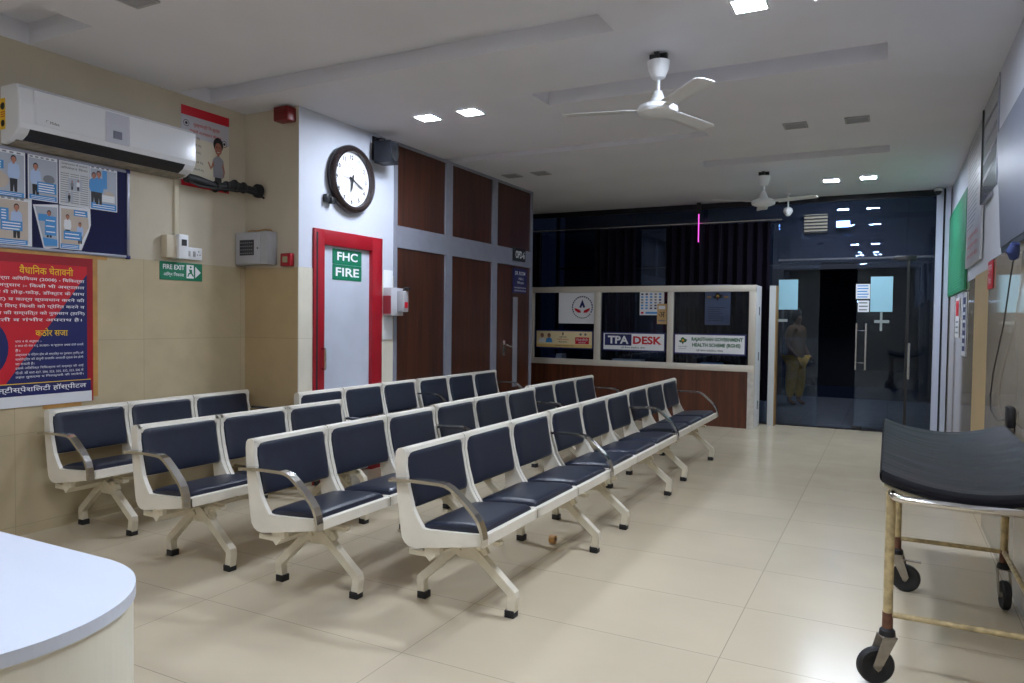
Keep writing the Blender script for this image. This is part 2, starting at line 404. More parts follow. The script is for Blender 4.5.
# aluminium and wood partition
b = B()
YP0, YP1 = 6.075, 9.32
b.box(XP-.06, XP+.01, YP0, 6.13, 0, 3.3, ALU); b.box(XP-.06, XP+.01, YP1-.06, YP1, 0, 3.3, ALU)
b.box(XP-.055, XP+.0115, 6.12, YP1-.05, 2.225, 2.45, ALU)
b.box(XP-.06, XP+.01, 7.05, 7.19, 0, 3.3, ALU); b.box(XP-.06, XP+.01, 8.15, 8.28, 0, 3.3, ALU)
b.box(XP-.05, XP+.0112, 6.12, YP1-.05, 3.27, 3.299, ALU)
wl = struct('wall_partition', b, 'silver framed partition wall with tall red brown wood panels', 'wall')
for (a, c) in ((6.13, 7.05), (7.19, 8.15), (8.28, 9.26)):
    b = B(); b.box(XP-.03, XP-.01, a, c, 2.45, 3.27, WOOD); obj('wood_panel', b, wl)
for (a, c) in ((6.13, 7.05), (7.19, 8.15)):
    b = B(); b.box(XP-.03, XP-.01, a, c, 0, 2.225, WOOD); obj('wood_panel', b, wl)
b = B(); b.box(XP-.04, XP-.005, 8.285, 9.255, 0.01, 2.22, WOOD)
d = struct('door_2', b, 'red brown wood door with narrow grey vision strip', 'door')
b = B(); b.box(XP-.006, XP+.002, 8.76, 8.89, .58, 1.80, mat('frosted_strip', srgb(132, 132, 142), .4)); obj('vision_strip', b, d)
b = B(); b.tube([(XP-.005, 8.5, 1.16), (XP+.05, 8.5, 1.16), (XP+.05, 8.5, 1.16), (XP+.055, 8.64, 1.13)], .011, CHROME); b.box(XP-.005, XP+.004, 8.47, 8.53, 1.02, 1.22, CHROME); obj('door_handle', b, d)
s = left_sheet(8.70, 2.29, XP+.012); s.slab(0, 0, .33, .17, .03, INK); s.text('OPD-6', .165, .035, .1, WHP, w=.27, bold=.02)
single('room_sign', s.b, 'small dark sign with white room number above the wooden door', 'sign')
s = left_sheet(8.745, 1.86, XP-.005); s.slab(0, 0, .42, .33, .006, BLUEP)
s.text('DR. ROOM', .21, .245, .05, WHP, w=.3, bold=.01); s.text('M.B.B.S.', .24, .18, .032, WHP, w=.15); s.text('चिकित्सक', .22, .115, .045, WHP, w=.2)
for k in range(2): s.text('समय 9:00 से 5:00 तक', .21, .06-.04*k, .028, WHP, w=.35)
single('name_plate', s.b, 'small navy plate with white text at top of wooden door', 'sign')

# ------------------------------------------------------------------ glass front
DKF = mat('dark_metal_frame', srgb(30, 32, 40), .35, metal=.4)
b = B(); b.box(-6.6, XR, YB-.02, YB+.06, 3.22, 3.3, DKF); b.box(-1.47, XR, YB-.01, YB+.05, 2.40, 2.425, mat('steel_channel', srgb(90, 94, 104), .3, metal=.8))
b.box(-6.6, XR, YB-.03, YB+.07, 0.0, .012, DKF)
struct('trim_1', b, 'thin dark metal channels of the glass front', 'trim')
JA = mat('pale_aluminium_jamb', srgb(188, 194, 212), .4)
b = B(); b.box(.515, .59, YB-.1, YB+.02, 0, 3.3, JA); b.box(.615, .67, YB-.2, YB+.02, 0, 3.3, JA); b.box(.59, .615, YB-.06, YB+.02, 0, 3.3, DKF)
struct('trim_2', b, 'silver double jamb at the right end of the glass front', 'trim')
JW = mat('pale_jamb', srgb(190, 192, 192), .5)
b = B(); b.box(-1.555, -1.47, YB-.22, YB-.02, .0, 2.03, JW); b.box(-1.47, -1.455, YB-.22, YB-.02, 0, 2.03, mat('yellow_edge', srgb(150, 118, 74), .5))
struct('trim_3', b, 'pale jamb with yellowish edge between cabin and glass front', 'trim')
def gpane(name, x0, x1, z0, z1, label, y=YB+.015):
    b = B(); b.box(x0, x1, y, y+.01, z0, z1, GLASS); return struct(name, b, label, 'window')
gpane('window_1', -6.6, -1.48, .012, 3.22, 'dark window glass behind the curtains of the cabin')
gpane('window_2', -1.47, -.905, .012, 2.40, 'fixed clear glass panel left of the open doorway')
gpane('window_3', .21, .53, .012, 2.40, 'narrow fixed glass panel at right end of glass front')
gpane('window_4', -1.47, .18, 2.425, 3.22, 'wide glass transom above the entrance')
gpane('window_5', .19, .53, 2.425, 3.22, 'narrow glass transom at the right corner')
b = B(); b.box(-.42, .185, YB, YB+.012, .05, 2.385, GLASS)
d = struct('door_3', b, 'frameless glass entrance door with long steel handle', 'door')
STEEL = mat('brushed_steel', (.6, .6, .62, 1), .25, metal=1)
b = B()
for s_ in (-1, 1):
    y = YB+.006+s_*.055
    b.tube([(-.295, y, .85), (-.295, y, 1.50)], .016, STEEL)
    for z in (.95, 1.40): b.tube([(-.295, y, z), (-.40, YB+.006, z)], .009, STEEL)
b.tube([(-.415, YB-.03, .85), (-.415, YB-.03, 1.50)], .014, STEEL)
obj('door_handle', b, d)
b = B(); b.box(.03, .30, YB-.02, YB+.035, 2.36, 2.43, BLACK, .005); b.box(-.44, -.32, YB-.02, YB+.035, .0, .055, BLACK, .005); obj('patch_fitting', b, d)
b = B(); b.box(.19, .225, YB-.012, YB+.03, .0, 2.36, BLACK); b.tube([(.235, YB-.05, .75), (.235, YB-.05, 1.24)], .018, STEEL); obj('pivot_post', b, d)
# papers and tape on the glass
def paper(x0, x1, z0, z1, m, label, fn=None, y=YB-.003, cat='paper', name='paper_notice'):
    s = front_sheet(x0, z0, y); s.slab(0, 0, x1-x0, z1-z0, .002, m)
    if fn: fn(s, x1-x0, z1-z0)
    return single(name, s.b, label, cat)
paper(-1.46, -1.195, 1.69, 2.125, CYANP, 'pale blue paper taped on glass left of the open doorway')
paper(-.25, .025, 1.665, 2.15, CYANP, 'pale blue paper taped on the glass entrance door')
def lines(n, m=INKG, mx=.1):
    def f(s, w, h):
        for k in range(n): s.rect(w*mx, h*(1-(k+.85)/(n+.3)), w*(1-mx-random.random()*.15), h*(1-(k+.45)/(n+.3)), m)
    return f
paper(-.435, -.255, 1.845, 2.05, PAPER, 'white notice with blue lines on door glass above another white one', lines(5, SKYB))
paper(-.405, -.265, 1.66, 1.82, PAPER, 'small white notice on door glass below the blue lined notice', lines(3))
TP = mat('clear_tape', srgb(140, 150, 152), .4)
b = B(); b.box(-.125, -.095, YB-.004, YB-.001, 1.40, 1.662, TP); b.box(-.195, -.01, YB-.006, YB-.004, 1.51, 1.55, TP)
single('tape_cross', b, 'cross of pale tape under the blue paper on the glass door', 'tape')
b = B(); b.box(-1.47, -1.33, YB-.004, YB-.001, 1.51, 1.55, TP)
single('tape_strip', b, 'short strip of pale tape on glass left of the open doorway', 'tape')

# curtains behind the cabin (hang inside, before the glass)
CUR = mat('dark_plum_satin', srgb(17, 12, 26), .85, noise=.15, nscale=14, spec=.15)
CURT = [(-5.9, -5.25, 'navy plum curtain at the far left end of the dark window'), (-4.29, -3.60, 'dark pleated curtain hanging between two bare stretches of window'), (-3.12, -1.575, 'wide plum curtain with magenta sheen beside the entrance glass')]
for (x0, x1, lab) in CURT:
    w = x1-x0; n = max(3, round(w/.135))
    def fn(u, v, x0=x0, w=w, n=n): 
        a = u*n*2*pi; z = .35+v*(2.965-.35)
        return Vector((x0+u*w+.012*sin(2*a), YB-.12+.045*sin(a)*(1-.25*v)+.006*sin(a*3.1+4*v), z))
    t = thing('curtain', lab, 'curtain', ((x0+x1)/2, YB-.12, .35))
    b = B(); b.grid(fn, n*14, 5, CUR); obj('drape', b, t, fix=False)
    for k in range(n):
        b = B(); b.lathe([(.018, -.006), (.024, 0), (.018, .006)], (x0+(k+.5)*w/n, YB-.12, 2.985), CHROME, n=12, axis='x'); obj('eyelet', b, t)
b = B(); b.tube([(-6.5, YB-.12, 2.99), (-1.42, YB-.12, 2.99)], .012, CHROME)
single('curtain_rod', b, 'thin steel rod the dark curtains hang from', 'rod')
PINK = mat('magenta_streak_glow', (1, .1, .75, 1), .5, emit=2.0)  # glowing tube added for the magenta light on the curtain folds
b = B(); b.tube([(-2.60, YB-.21, 2.70), (-2.60, YB-.21, 3.12)], .006, PINK, n=8); b.box(-2.63, -2.57, YB-.23, YB-.19, 3.12, 3.29, BLACK)
single('streak_tube', b, 'thin glowing tube added for the magenta streaks on the plum curtain', 'lamp')

# ------------------------------------------------------------------ outside
PAV = tile_mat('outdoor_paving', 'XY', (.6, .3), (0, 0), srgb(96, 102, 112)[:3], srgb(50, 54, 66), .35, var=.12, gw=.012, nscale=4)
b = B(); b.box(-7, 3, YB+.07, 16.2, -.12, -.02, PAV); struct('floor_outside', b, 'dark bluish paved ground outside the entrance', 'floor')
b = B(); b.box(-7, -2.0, 16.2, 16.4, 0, 5, BLOCK); b.box(-2.0, 3, 16.2, 16.4, 2.6, 5, BLOCK); b.box(.5, 3, 16.2, 16.4, 0, 2.6, BLOCK)
b.box(-2.2, .7, 19, 19.2, 0, 3, BLOCK)
struct('wall_outside', b, 'dark building wall across from the entrance at night', 'wall')
OG = glass_mat('outer_glass', (.8, .85, .95))
b = B(); b.box(-5.5, 1.5, 12.35, 12.36, 2.45, 3.9, OG); b.box(-5.5, 1.5, 12.33, 12.38, 2.42, 2.45, DKF); b.box(-5.5, -5.44, 12.33, 12.38, 0, 3.9, DKF); b.box(1.44, 1.5, 12.33, 12.38, 0, 3.9, DKF)
struct('window_6', b, 'outer glass screen of the porch', 'window')
WARM = mat('warm_lit_louvre', (1, .72, .36, 1), .5, emit=.25)

t = thing('louvre_window', 'small warm lit louvred window high outside', 'window', (-1.3, 16.1, 3.4))
b = B(); b.box(-1.62, -1.18, 16.15, 16.18, 3.35, 3.72, WARM); obj('lit_pane', b, t)
b = B()
for k in range(6): b.box(-1.64, -1.16, 16.10, 16.16, 3.355+.066*k, 3.37+.066*k, BLOCK)
obj('slat', b, t)
BL = mat('blue_glow', (.45, .65, 1, 1), .5, emit=14)  # lamp added to give the blue glow that the transom reflects
t = thing('blue_glow_lamp', 'small bluish lamp added outside for the blue glow in the transom', 'lamp', (-.86, 15.9, 3.5))
b = B(); b.box(-1.0, -.76, 15.98, 16.0, 3.42, 3.54, BL); obj('lens', b, t)
b = B(); b.box(-1.02, -.74, 16.0, 16.12, 3.40, 3.56, BLACK); b.tube([(-.88, 16.12, 3.48), (-.88, 16.2, 3.48)], .02, BLACK); obj('housing', b, t)
la = bpy.data.lights.new('outdoor_fill', 'AREA'); la.energy = 45; la.color = (.80, .86, 1); la.size = 1.2  # unseen area light, no fixture, added to brighten the person outside
lo = bpy.data.objects.new('outdoor_fill', la); COL.objects.link(lo); lo.location = (-1.0, 14.6, 3.9); lo.rotation_euler = (radians(25), 0, 0)

def skin_body(name, pts, edges, m, parent, sub=2):
    me = bpy.data.meshes.new(name); me.from_pydata([p[:3] for p in pts], edges, [])
    o = bpy.data.objects.new(name, me); COL.objects.link(o); o.parent = parent
    md = o.modifiers.new('skin', 'SKIN'); ss = o.modifiers.new('sub', 'SUBSURF'); ss.levels = sub; ss.render_levels = sub
    for k, p in enumerate(pts):
        r = p[3]; me.skin_vertices[0].data[k].radius = (r if isinstance(r, tuple) else (r, r))
    me.skin_vertices[0].data[0].use_root = True
    me.materials.append(m); md.use_smooth_shade = True
    return o
# a person standing outside, in yellow, seen through the glass
ps = thing('person', 'person in yellow trousers and dark ochre top standing outside the glass', 'person', (-1.50, 14.3, 0))
ps.location = (-1.52, 14.3, -.02); ps_turn = radians(62)
SK = mat('brown_skin', srgb(120, 80, 60), .6); YT = mat('yellow_cloth', srgb(196, 150, 40), .8, noise=.1, nscale=8); OT = mat('ochre_cloth', srgb(120, 84, 52), .8, noise=.15, nscale=10)
body = [(0, 0, .92, .13), (0, 0, 1.10, .12), (0, 0, 1.30, (.16, .12)), (0, 0, 1.42, .10), (0, -.01, 1.49, .05), (0, -.02, 1.58, (.075, .09)), (0, -.02, 1.66, (.07, .08)),
        (.09, 0, .86, .09), (.10, -.02, .48, .06), (.10, 0, .08, .038), (.10, -.13, .035, .03), (-.09, 0, .86, .09), (-.10, .02, .48, .06), (-.10, .05, .08, .038), (-.10, -.08, .035, .03),
        (.19, 0, 1.38, .055), (.25, .02, 1.12, .042), (.24, -.10, .92, .03), (.24, -.17, .86, .028), (-.19, 0, 1.38, .055), (-.25, .02, 1.12, .042), (-.22, -.12, .95, .03), (-.2, -.19, .90, .028)]
E_ = [(0, 1), (1, 2), (2, 3), (3, 4), (4, 5), (5, 6), (0, 7), (7, 8), (8, 9), (9, 10), (0, 11), (11, 12), (12, 13), (13, 14), (3, 15), (15, 16), (16, 17), (17, 18), (3, 19), (19, 20), (20, 21), (21, 22)]
skin_body('body', body, E_, SK, ps)
tp = [(0, 0, 1.44, (.12, .09)), (0, 0, 1.30, (.185, .14)), (0, 0, 1.08, (.16, .14)), (0, 0, .78, (.22, .18)), (.19, 0, 1.385, .075), (.25, .02, 1.16, .062), (-.19, 0, 1.385, .075), (-.25, .02, 1.16, .062)]
skin_body('tunic', tp, [(0, 1), (1, 2), (2, 3), (0, 4), (4, 5), (0, 6), (6, 7)], OT, ps)
tr = [(0, 0, .90, .16), (.10, 0, .82, .125), (.11, -.02, .45, .105), (.10, 0, .13, .07), (-.10, 0, .82, .125), (-.11, .02, .45, .105), (-.10, .05, .13, .07)]
skin_body('trousers', tr, [(0, 1), (1, 2), (2, 3), (0, 4), (4, 5), (5, 6)], YT, ps)
ps.rotation_euler = (0, 0, ps_turn)
hb = B(); hb.lathe([(.001, 1.785), (.05, 1.78), (.088, 1.74), (.098, 1.68), (.095, 1.62), (.07, 1.56), (.05, 1.52)], (0, .015, 0), INK, n=18)
for v in hb.v: v += ps.location
for v in hb.v:
    if v.y < ps.location.y-.06: v.y = ps.location.y-.06+.3*(v.y-(ps.location.y-.06))
obj('hair', hb, ps)

# ------------------------------------------------------------------ cabin counter partition
YC = 10.57
cp = thing('glass_counter', 'cream framed three window counter with brown base and desk signs inside', 'counter', (-3.2, YC, 0))
b = B()
xe0, xe1 = -5.3, -1.665
b.box(xe0, xe1, YC, YC+.07, 1.93, 2.02, CREAMFRAME, .004); b.box(xe0, xe1, YC, YC+.07, .80, .89, CREAMFRAME, .004)
for (a, c) in ((xe0, -5.09), (-4.06, -3.955), (-2.914, -2.825), (-1.755, xe1)): b.box(a, c, YC+.002, YC+.068, .85, 1.97, CREAMFRAME, .003)
b.box(-1.755, xe1, YC+.002, YC+.068, 0, .82, mat('chipped_white_paint', srgb(200, 196, 190), .5, noise=.15, nscale=12))
obj('frame', b, cp)
for (a, c) in ((-5.09, -4.06), (-3.955, -2.914), (-2.825, -1.755)):
    b = B(); b.box(a, c, YC+.03, YC+.036, .885, 1.935, PANE); obj('glass_pane', b, cp)
b = B(); b.box(xe0, -1.755, YC+.01, YC+.04, 0, .80, WOOD2); obj('base_panel', b, cp)
b = B(); b.box(xe1-.05, xe1-.005, YC+.07, YB-.19, 0, 2.02, WPL); obj('side_panel', b, cp)
b = B(); b.box(xe1-.008, xe1+.002, YB-.40, YB-.38, 1.6, 1.72, BLACK); b.box(xe1-.008, xe1+.002, YB-.40, YB-.38, .95, 1.07, BLACK); b.box(xe1-.008, xe1+.002, YB-.40, YB-.38, .25, .37, BLACK); obj('hinge', b, cp)
# the desk inside
t = thing('cabin_desk', 'dark desk surface inside the cabin below the counter windows', 'desk', (-3.2, 10.85, 0))
DK = mat('dark_desk_laminate', srgb(46, 40, 48), .4)
b = B(); b.box(-5.2, -1.73, YC+.08, 11.08, .76, .80, DK, .004); obj('desk_top', b, t)
for x in (-5.15, -3.4, -1.80): b = B(); b.box(x, x+.04, YC+.1, 11.05, 0, .76, DK); obj('support', b, t)
for (x, w, z, m_, lab, ry) in ((-4.95, .20, .13, BLUEP, 'navy box file standing on the desk behind left counter window', 0), (-4.75, .10, .16, PAPER, 'white folder leaning on the desk behind left counter window', .2), (-3.80, .46, .11, PAPER, 'stack of white papers on the desk behind middle counter window', 0), (-2.45, .3, .10, SKYB, 'small blue tray on the desk behind right counter window', 0)):
    b = B()
    for k in range(4): b.box(x+.004*(k % 2), x+w, YC+.12+.003*k, YC+.32, .80+z*k/4, .80+z*(k+.92)/4, m_)
    single('stationery', b, lab, 'stationery')
for (x, lab) in ((-4.35, 'coiled dark cables on the desk behind left counter window'),):
    b = B(); b.tube([(x+.3*k/20+.05*sin(k*1.3), YC+.2+.04*cos(k*1.3), .81+.02*sin(k)+.02) for k in range(-8, 21)], .008, RUB, n=6); single('cable_coil', b, lab, 'cable')
# signs in the counter
YS = YC+.018
def sign_rim(s, w, h): s.slab(-.02, -.02, w+.02, h+.02, .008, BLUEP); s.rect(0, 0, w, h, WHP)
s = front_sheet(-5.04, 1.065, YS); w, h = .95, .255
s.slab(-.02, -.02, w+.02, h+.02, .008, BLUEP); s.rect(0, 0, w, h, mat('cream_print', srgb(232, 214, 170), .5), .001)
for x, c in ((.10, PAPER), (.22, SKYB)):
    s.circ(x, .185, .028, INK, .0014, ry=.034); s.circ(x, .178, .023, SKINP, .002, ry=.03); s.poly([(x-.06, .075), (x+.06, .075), (x+.05, .13), (x+.02, .15), (x-.02, .15), (x-.05, .13)], c, .0022)
s.rect(0, 0, w, .05, mat('ochre_print', srgb(222, 190, 120), .5), .0012)
s.rect(.67, .06, .90, .165, REDP, .0015); s.text('चिरंजीवी', .785, .105, .045, WHP, w=.19); s.text('योजना', .785, .07, .028, WHP, w=.12)
s.circ(.46, .215, .012, INK, .002, ry=.025); s.text('मुख्यमंत्री', .46, .15, .028, INK, w=.12); s.text('चिरंजीवी स्वास्थ्य', .46, .112, .028, REDP, w=.2); s.text('बीमा योजना', .46, .075, .028, INK, w=.15)
s.text('श्री कैलाश हॉस्पीटल, सीकर', .49, .012, .028, INK, w=.34); s.circ(.76, .21, .02, INKG, .002); s.circ(.84, .21, .02, INKG, .002)
single('counter_sign', s.b, 'cream sign with two portraits and red box in left counter window', 'sign')
s = front_sheet(-3.90, 1.06, YS); w, h = .945, .245; sign_rim(s, w, h)
s.rect(.02, .062, .445, .235, BLUEP, .0015); s.text('TPA', .235, .088, .12, WHP, w=.33, bold=.035, d=.0025); s.text('DESK', .69, .088, .12, REDP, w=.44, bold=.035, d=.0025)
s.text('श्री कैलाश हॉस्पीटल, सीकर', .47, .014, .036, INK, w=.38, bold=.03)
single('counter_sign', s.b, 'white TPA DESK sign in the middle counter window', 'sign')
s = front_sheet(-2.79, 1.045, YS); w, h = .985, .26; sign_rim(s, w, h)
def emblem(s, x, y, r, d=.0015, m=DGP):
    for k in range(4):
        a = radians(45+90*k)
    s.poly([(x-r, y), (x-r*.45, y+r*.25), (x-r*.5, y+r*.65), (x, y+r*.9), (x+r*.4, y+r*.55), (x+r, y+r*.3), (x+r*.7, y-r*.3), (x+r*.2, y-r*.35), (x, y-r*.9), (x-r*.3, y-r*.4), (x-r*.7, y-r*.35)], m, d)
    s.circ(x, y+r*.1, r*.28, YEP, d+.0005); s.circ(x, y-r*.05, r*.15, REDP, d+.001)
emblem(s, .115, .17, .062); s.text('राजस्थान सरकार', .11, .075, .02, INK, w=.13); s.text('स्वास्थ्य योजना', .11, .05, .018, INK, w=.11)
s.text('RAJASTHAN GOVERNMENT', .60, .160, .066, DGP, w=.72, bold=.04, d=.0025); s.text('HEALTH SCHEME (RGHS)', .59, .076, .066, DGP, w=.68, bold=.04, d=.0025)
s.text('श्री कैलाश हॉस्पीटल, सीकर', .50, .014, .042, INK, w=.38, bold=.03)
single('counter_sign', s.b, 'white Rajasthan health scheme sign with green letters in right counter window', 'sign')
# sheets hung inside the windows
s = front_sheet(-4.665, 1.445, YC+.027); s.slab(0, 0, .60, .483, .003, WHP)
cx, cy = .40, .255
s.ring(cx, cy, .175, .02, BLUEP, n=56, a0=-30, a1=210, dash=3); s.ring(cx, cy, .175, .012, INK, n=36, a0=215, a1=325, dash=4)
s.poly([(cx-.05, cy), (cx, cy+.12), (cx+.05, cy), (cx+.02, cy-.01), (cx, cy+.03), (cx-.02, cy-.01)], BLUEP, .0015)
for q in (-1, 1): s.poly([(cx+q*.02, cy-.085), (cx+q*.07, cy-.085), (cx+q*.12, cy-.05), (cx+q*.13, cy-.012), (cx+q*.07, cy-.03), (cx+q*.03, cy-.05)], REDP, .0015)
single('logo_poster', s.b, 'white sheet with round blue and red emblem in left counter window', 'poster')
s = front_sheet(-3.34, 1.585, YC+.027); s.slab(0, 0, .37, .35, .003, PAPER)
for i in range(6):
    for j in range(5): s.rect(.02+j*.068, .09+i*.042, .055+j*.068, .115+i*.042, random.choice([SKYB, BLUEP, INKG]), .0012)
s.rect(.02, .02, .06, .05, REDP); s.rect(.09, .02, .3, .05, SKYB)
single('wall_calendar', s.b, 'white calendar sheet with blue grid in middle counter window', 'calendar')
s = front_sheet(-3.07, 1.455, YC+.023); s.slab(0, 0, .145, .30, .003, mat('tan_paper', srgb(196, 160, 110), .6)); s.text('अ', .07, .10, .08, INK); s.rect(.02, .04, .12, .06, INKG); s.rect(.02, .22, .12, .27, PAPER)
single('tan_leaflet', s.b, 'tan leaflet hanging beside the calendar in middle counter window', 'leaflet')
s = front_sheet(-2.46, 1.45, YB-.30); s.slab(0, 0, .37, .60, .003, mat('grey_paper', srgb(96, 104, 128), .6))
emblem(s, .185, .42, .075, m=INK); s.rect(.03, .40, .09, .43, TAPE, .002); s.rect(.28, .40, .34, .43, TAPE, .002)
for k in range(8): s.rect(.05, .06+.028*k, .05+.27*random.uniform(.6, 1), .068+.028*k, INK)
b2 = s.b; b2.tube([(-2.46+.185, YB-.30, 2.04), (-2.46+.185, YB-.12, 2.98)], .002, INK, n=5)
single('scheme_poster', b2, 'dim grey poster with dark emblem seen through right counter window', 'poster')

# ------------------------------------------------------------------ benches
L3 = 1.73; PT = L3/3
SIDE = [(0, .43), (-.10, .412), (-.20, .395), (-.34, .372), (-.40, .362), (-.435, .366), (-.46, .380), (-.478, .405), (-.485, .44), (-.496, .52), (-.508, .62), (-.518, .72), (-.522, .80), (-.519, .832), (-.505, .848), (-.485, .853), (-.468, .846), (-.460, .83),
        (-.462, .76), (-.442, .66), (-.412, .557), (-.385, .510), (-.352, .466), (-.33, .463), (-.2, .470), (-.02, .482), (0, .478)]
def seat_frame(y0, y1):
    b = B()
    for a in (y0+.004, y1-.028): b.prism(SIDE, a, a+.024, SEATW)
    b.prism([(-.522, .80), (-.519, .832), (-.505, .848), (-.485, .853), (-.468, .846), (-.460, .83), (-.463, .805), (-.50, .80)], y0+.01, y1-.01, SEATW)      # rolled top
    b.prism([(-.505, .58), (-.492, .54), (-.455, .545), (-.455, .575), (-.49, .60)], y0+.01, y1-.01, SEATW)   # lower back rail
    b.prism([(-.514, .62), (-.508, .62), (-.498, .56), (-.504, .56)], y0+.02, y1-.02, SEATW)
    b.prism([(-.508, .57), (-.502, .57), (-.512, .80), (-.518, .80)], y0+.02, y1-.02, SEATW)   # back sheet
    b.prism([(0, .43), (-.03, .425), (-.035, .47), (-.02, .484), (0, .480)], y0+.004, y1-.004, SEATW)  # front rail
    b.prism([(-.35, .385), (-.34, .385), (-.03, .435), (-.03, .45), (-.34, .43), (-.36, .44)], y0+.01, y1-.01, SEATW)   # pan
    return b
def pillow(fn, m, p=12, e=.32, nu=20, nv=26):
    """fn(u,v,k): point on the base sheet raised k"""
    def g(u, v):
        u = .35*u+.65*(.5-.5*cos(pi*u)); v = .35*v+.65*(.5-.5*cos(pi*v))
        a = (1-abs(2*u-1)**p)*(1-abs(2*v-1)**p); return fn(u, v, max(0, a)**e)
    b = B(); b.grid(g, nu, nv, m)
    return b
def seat_cushion(y0, y1):
    def fn(u, v, k):
        x = -.385+u*.366; z = .440+(u*.030)
        return Vector((x, y0+.027+v*(y1-y0-.054), z+.046*k+.006*k*(1-(2*u-1)**2)))
    return pillow(fn, NAVY)
BP = [(-.452, .550), (-.465, .62), (-.482, .70), (-.495, .77), (-.499, .836)]
def back_cushion(y0, y1):
    def fn(u, v, k):
        q = u*(len(BP)-1); i = min(int(q), len(BP)-2); f = q-i
        x = BP[i][0]*(1-f)+BP[i+1][0]*f; z = BP[i][1]*(1-f)+BP[i+1][1]*f
        return Vector((x+.046*k+.006*k*(1-(2*u-1)**2), y0+.027+v*(y1-y0-.054), z))
    return pillow(fn, NAVY)
def arm_b(y):
    P = [(-.535, .692), (-.47, .699), (-.40, .703), (-.30, .704), (-.24, .704), (-.205, .700), (-.175, .688), (-.14, .663), (-.09, .622), (-.045, .580), (-.02, .548), (-.004, .510), (.004, .47), (.004, .435)]
    b = B(); b.tube([(x, y, z) for x, z in P], .1, CHROME, flat=(.0225, .008), up=(0, 1, 0))
    return b
def leg_b(front, y):
    if front: P = [(-.27, y, .335), (-.215, y, .305), (.010, y, .120), (.014, y, .10), (.002, y, .008)]
    else: P = [(-.30, y, .315), (-.345, y, .285), (-.538, y, .110), (-.542, y, .09), (-.532, y, .008)]
    b = B(); b.tube(P, .1, LEGW, flat=(.0215, .022), up=(0, 1, 0))
    if front: b.prism([(-.37, .335), (-.15, .335), (-.13, .30), (-.20, .255), (-.30, .255), (-.37, .30)], y-.012, y+.012, LEGW); b.box(-.24, -.06, y-.02, y+.02, .352, .372, LEGW); b.box(-.20, -.17, y-.02, y+.02, .31, .40, LEGW)
    return b
def make_bench(near_arm=True, far_arm=True):
    t = bpy.data.objects.new('waiting_bench', None); COL.objects.link(t); t.empty_display_size = .1
    b = B(); c = cos(pi/4)*.036
    b.prism([(-.33, .335-.036), (-.33+.036, .335), (-.33, .335+.036), (-.33-.036, .335)], .03, L3-.03, LEGW)
    for y in (.045, L3-.045, PT, 2*PT): b.box(-.36, -.27, y-.014, y+.014, .34, .40, LEGW)
    b.box(-.455, -.33, .035, .055, .318, .345, LEGW); b.box(-.455, -.33, L3-.055, L3-.035, .318, .345, LEGW)
    obj('beam', b, t)
    for k in range(3):
        f = obj('seat_frame', seat_frame(k*PT, (k+1)*PT), t)
        obj('seat_cushion', seat_cushion(k*PT, (k+1)*PT), t)
        obj('back_cushion', back_cushion(k*PT, (k+1)*PT), t)
    for y in (.28, L3-.28):
        for fr in (True, False):
            l = obj('leg', leg_b(fr, y), t)
            x = .0 if fr else -.530
            b = B(); b.box(x-.027, x+.027, y-.027, y+.027, 0, .038, RUB, .004); obj('rubber_foot', b, l)
    if near_arm: obj('armrest', arm_b(-.012), t)
    if far_arm: obj('armrest', arm_b(L3+.012), t)
    return t
bA = make_bench(); bN = make_bench(near_arm=False)
BEN = [  # x of the front edge, y of the near end, turn in degrees, near arm, label
    (-1.660, 2.950, 0, 1, 'navy three-seat bench nearest the viewer, first of the right-hand row'),
    (-1.665, 4.715, 0, 0, 'navy three-seat bench in the middle of the right-hand row'),
    (-1.690, 6.52, 0, 1, 'navy three-seat bench at far end of right-hand row, before the counter'),
    (-2.500, 2.765, 0, 1, 'navy three-seat bench directly behind the nearest one, near end of second row'),
    (-2.545, 4.57, 0, 1, 'navy three-seat bench in the middle of the second row from the right'),
    (-2.640, 6.37, 0, 1, 'navy three-seat bench at far end of second row, near the brown counter base'),
    (-3.430, 2.735, -2.5, 1, 'navy three-seat bench in third row, between wall bench and second row'),
    (-4.545, 2.900, 0, 1, 'navy three-seat bench against tiled wall under the fire exit sign'),
    (-3.985, 4.650, 0, 1, 'navy three-seat bench against the wall in front of the red framed door'),
    (-3.985, 6.43, 0, 0, 'navy three-seat bench against the wood panelled partition')]
for k, (x, y, a, na, lab) in enumerate(BEN):
    src = bA if na else bN
    t = src if k in (0, 1) else copy_tree(src)
    t.location = (x, y, 0); t.rotation_euler = (0, 0, radians(a)); tag(t, lab, 'bench', 'three-seat waiting benches')

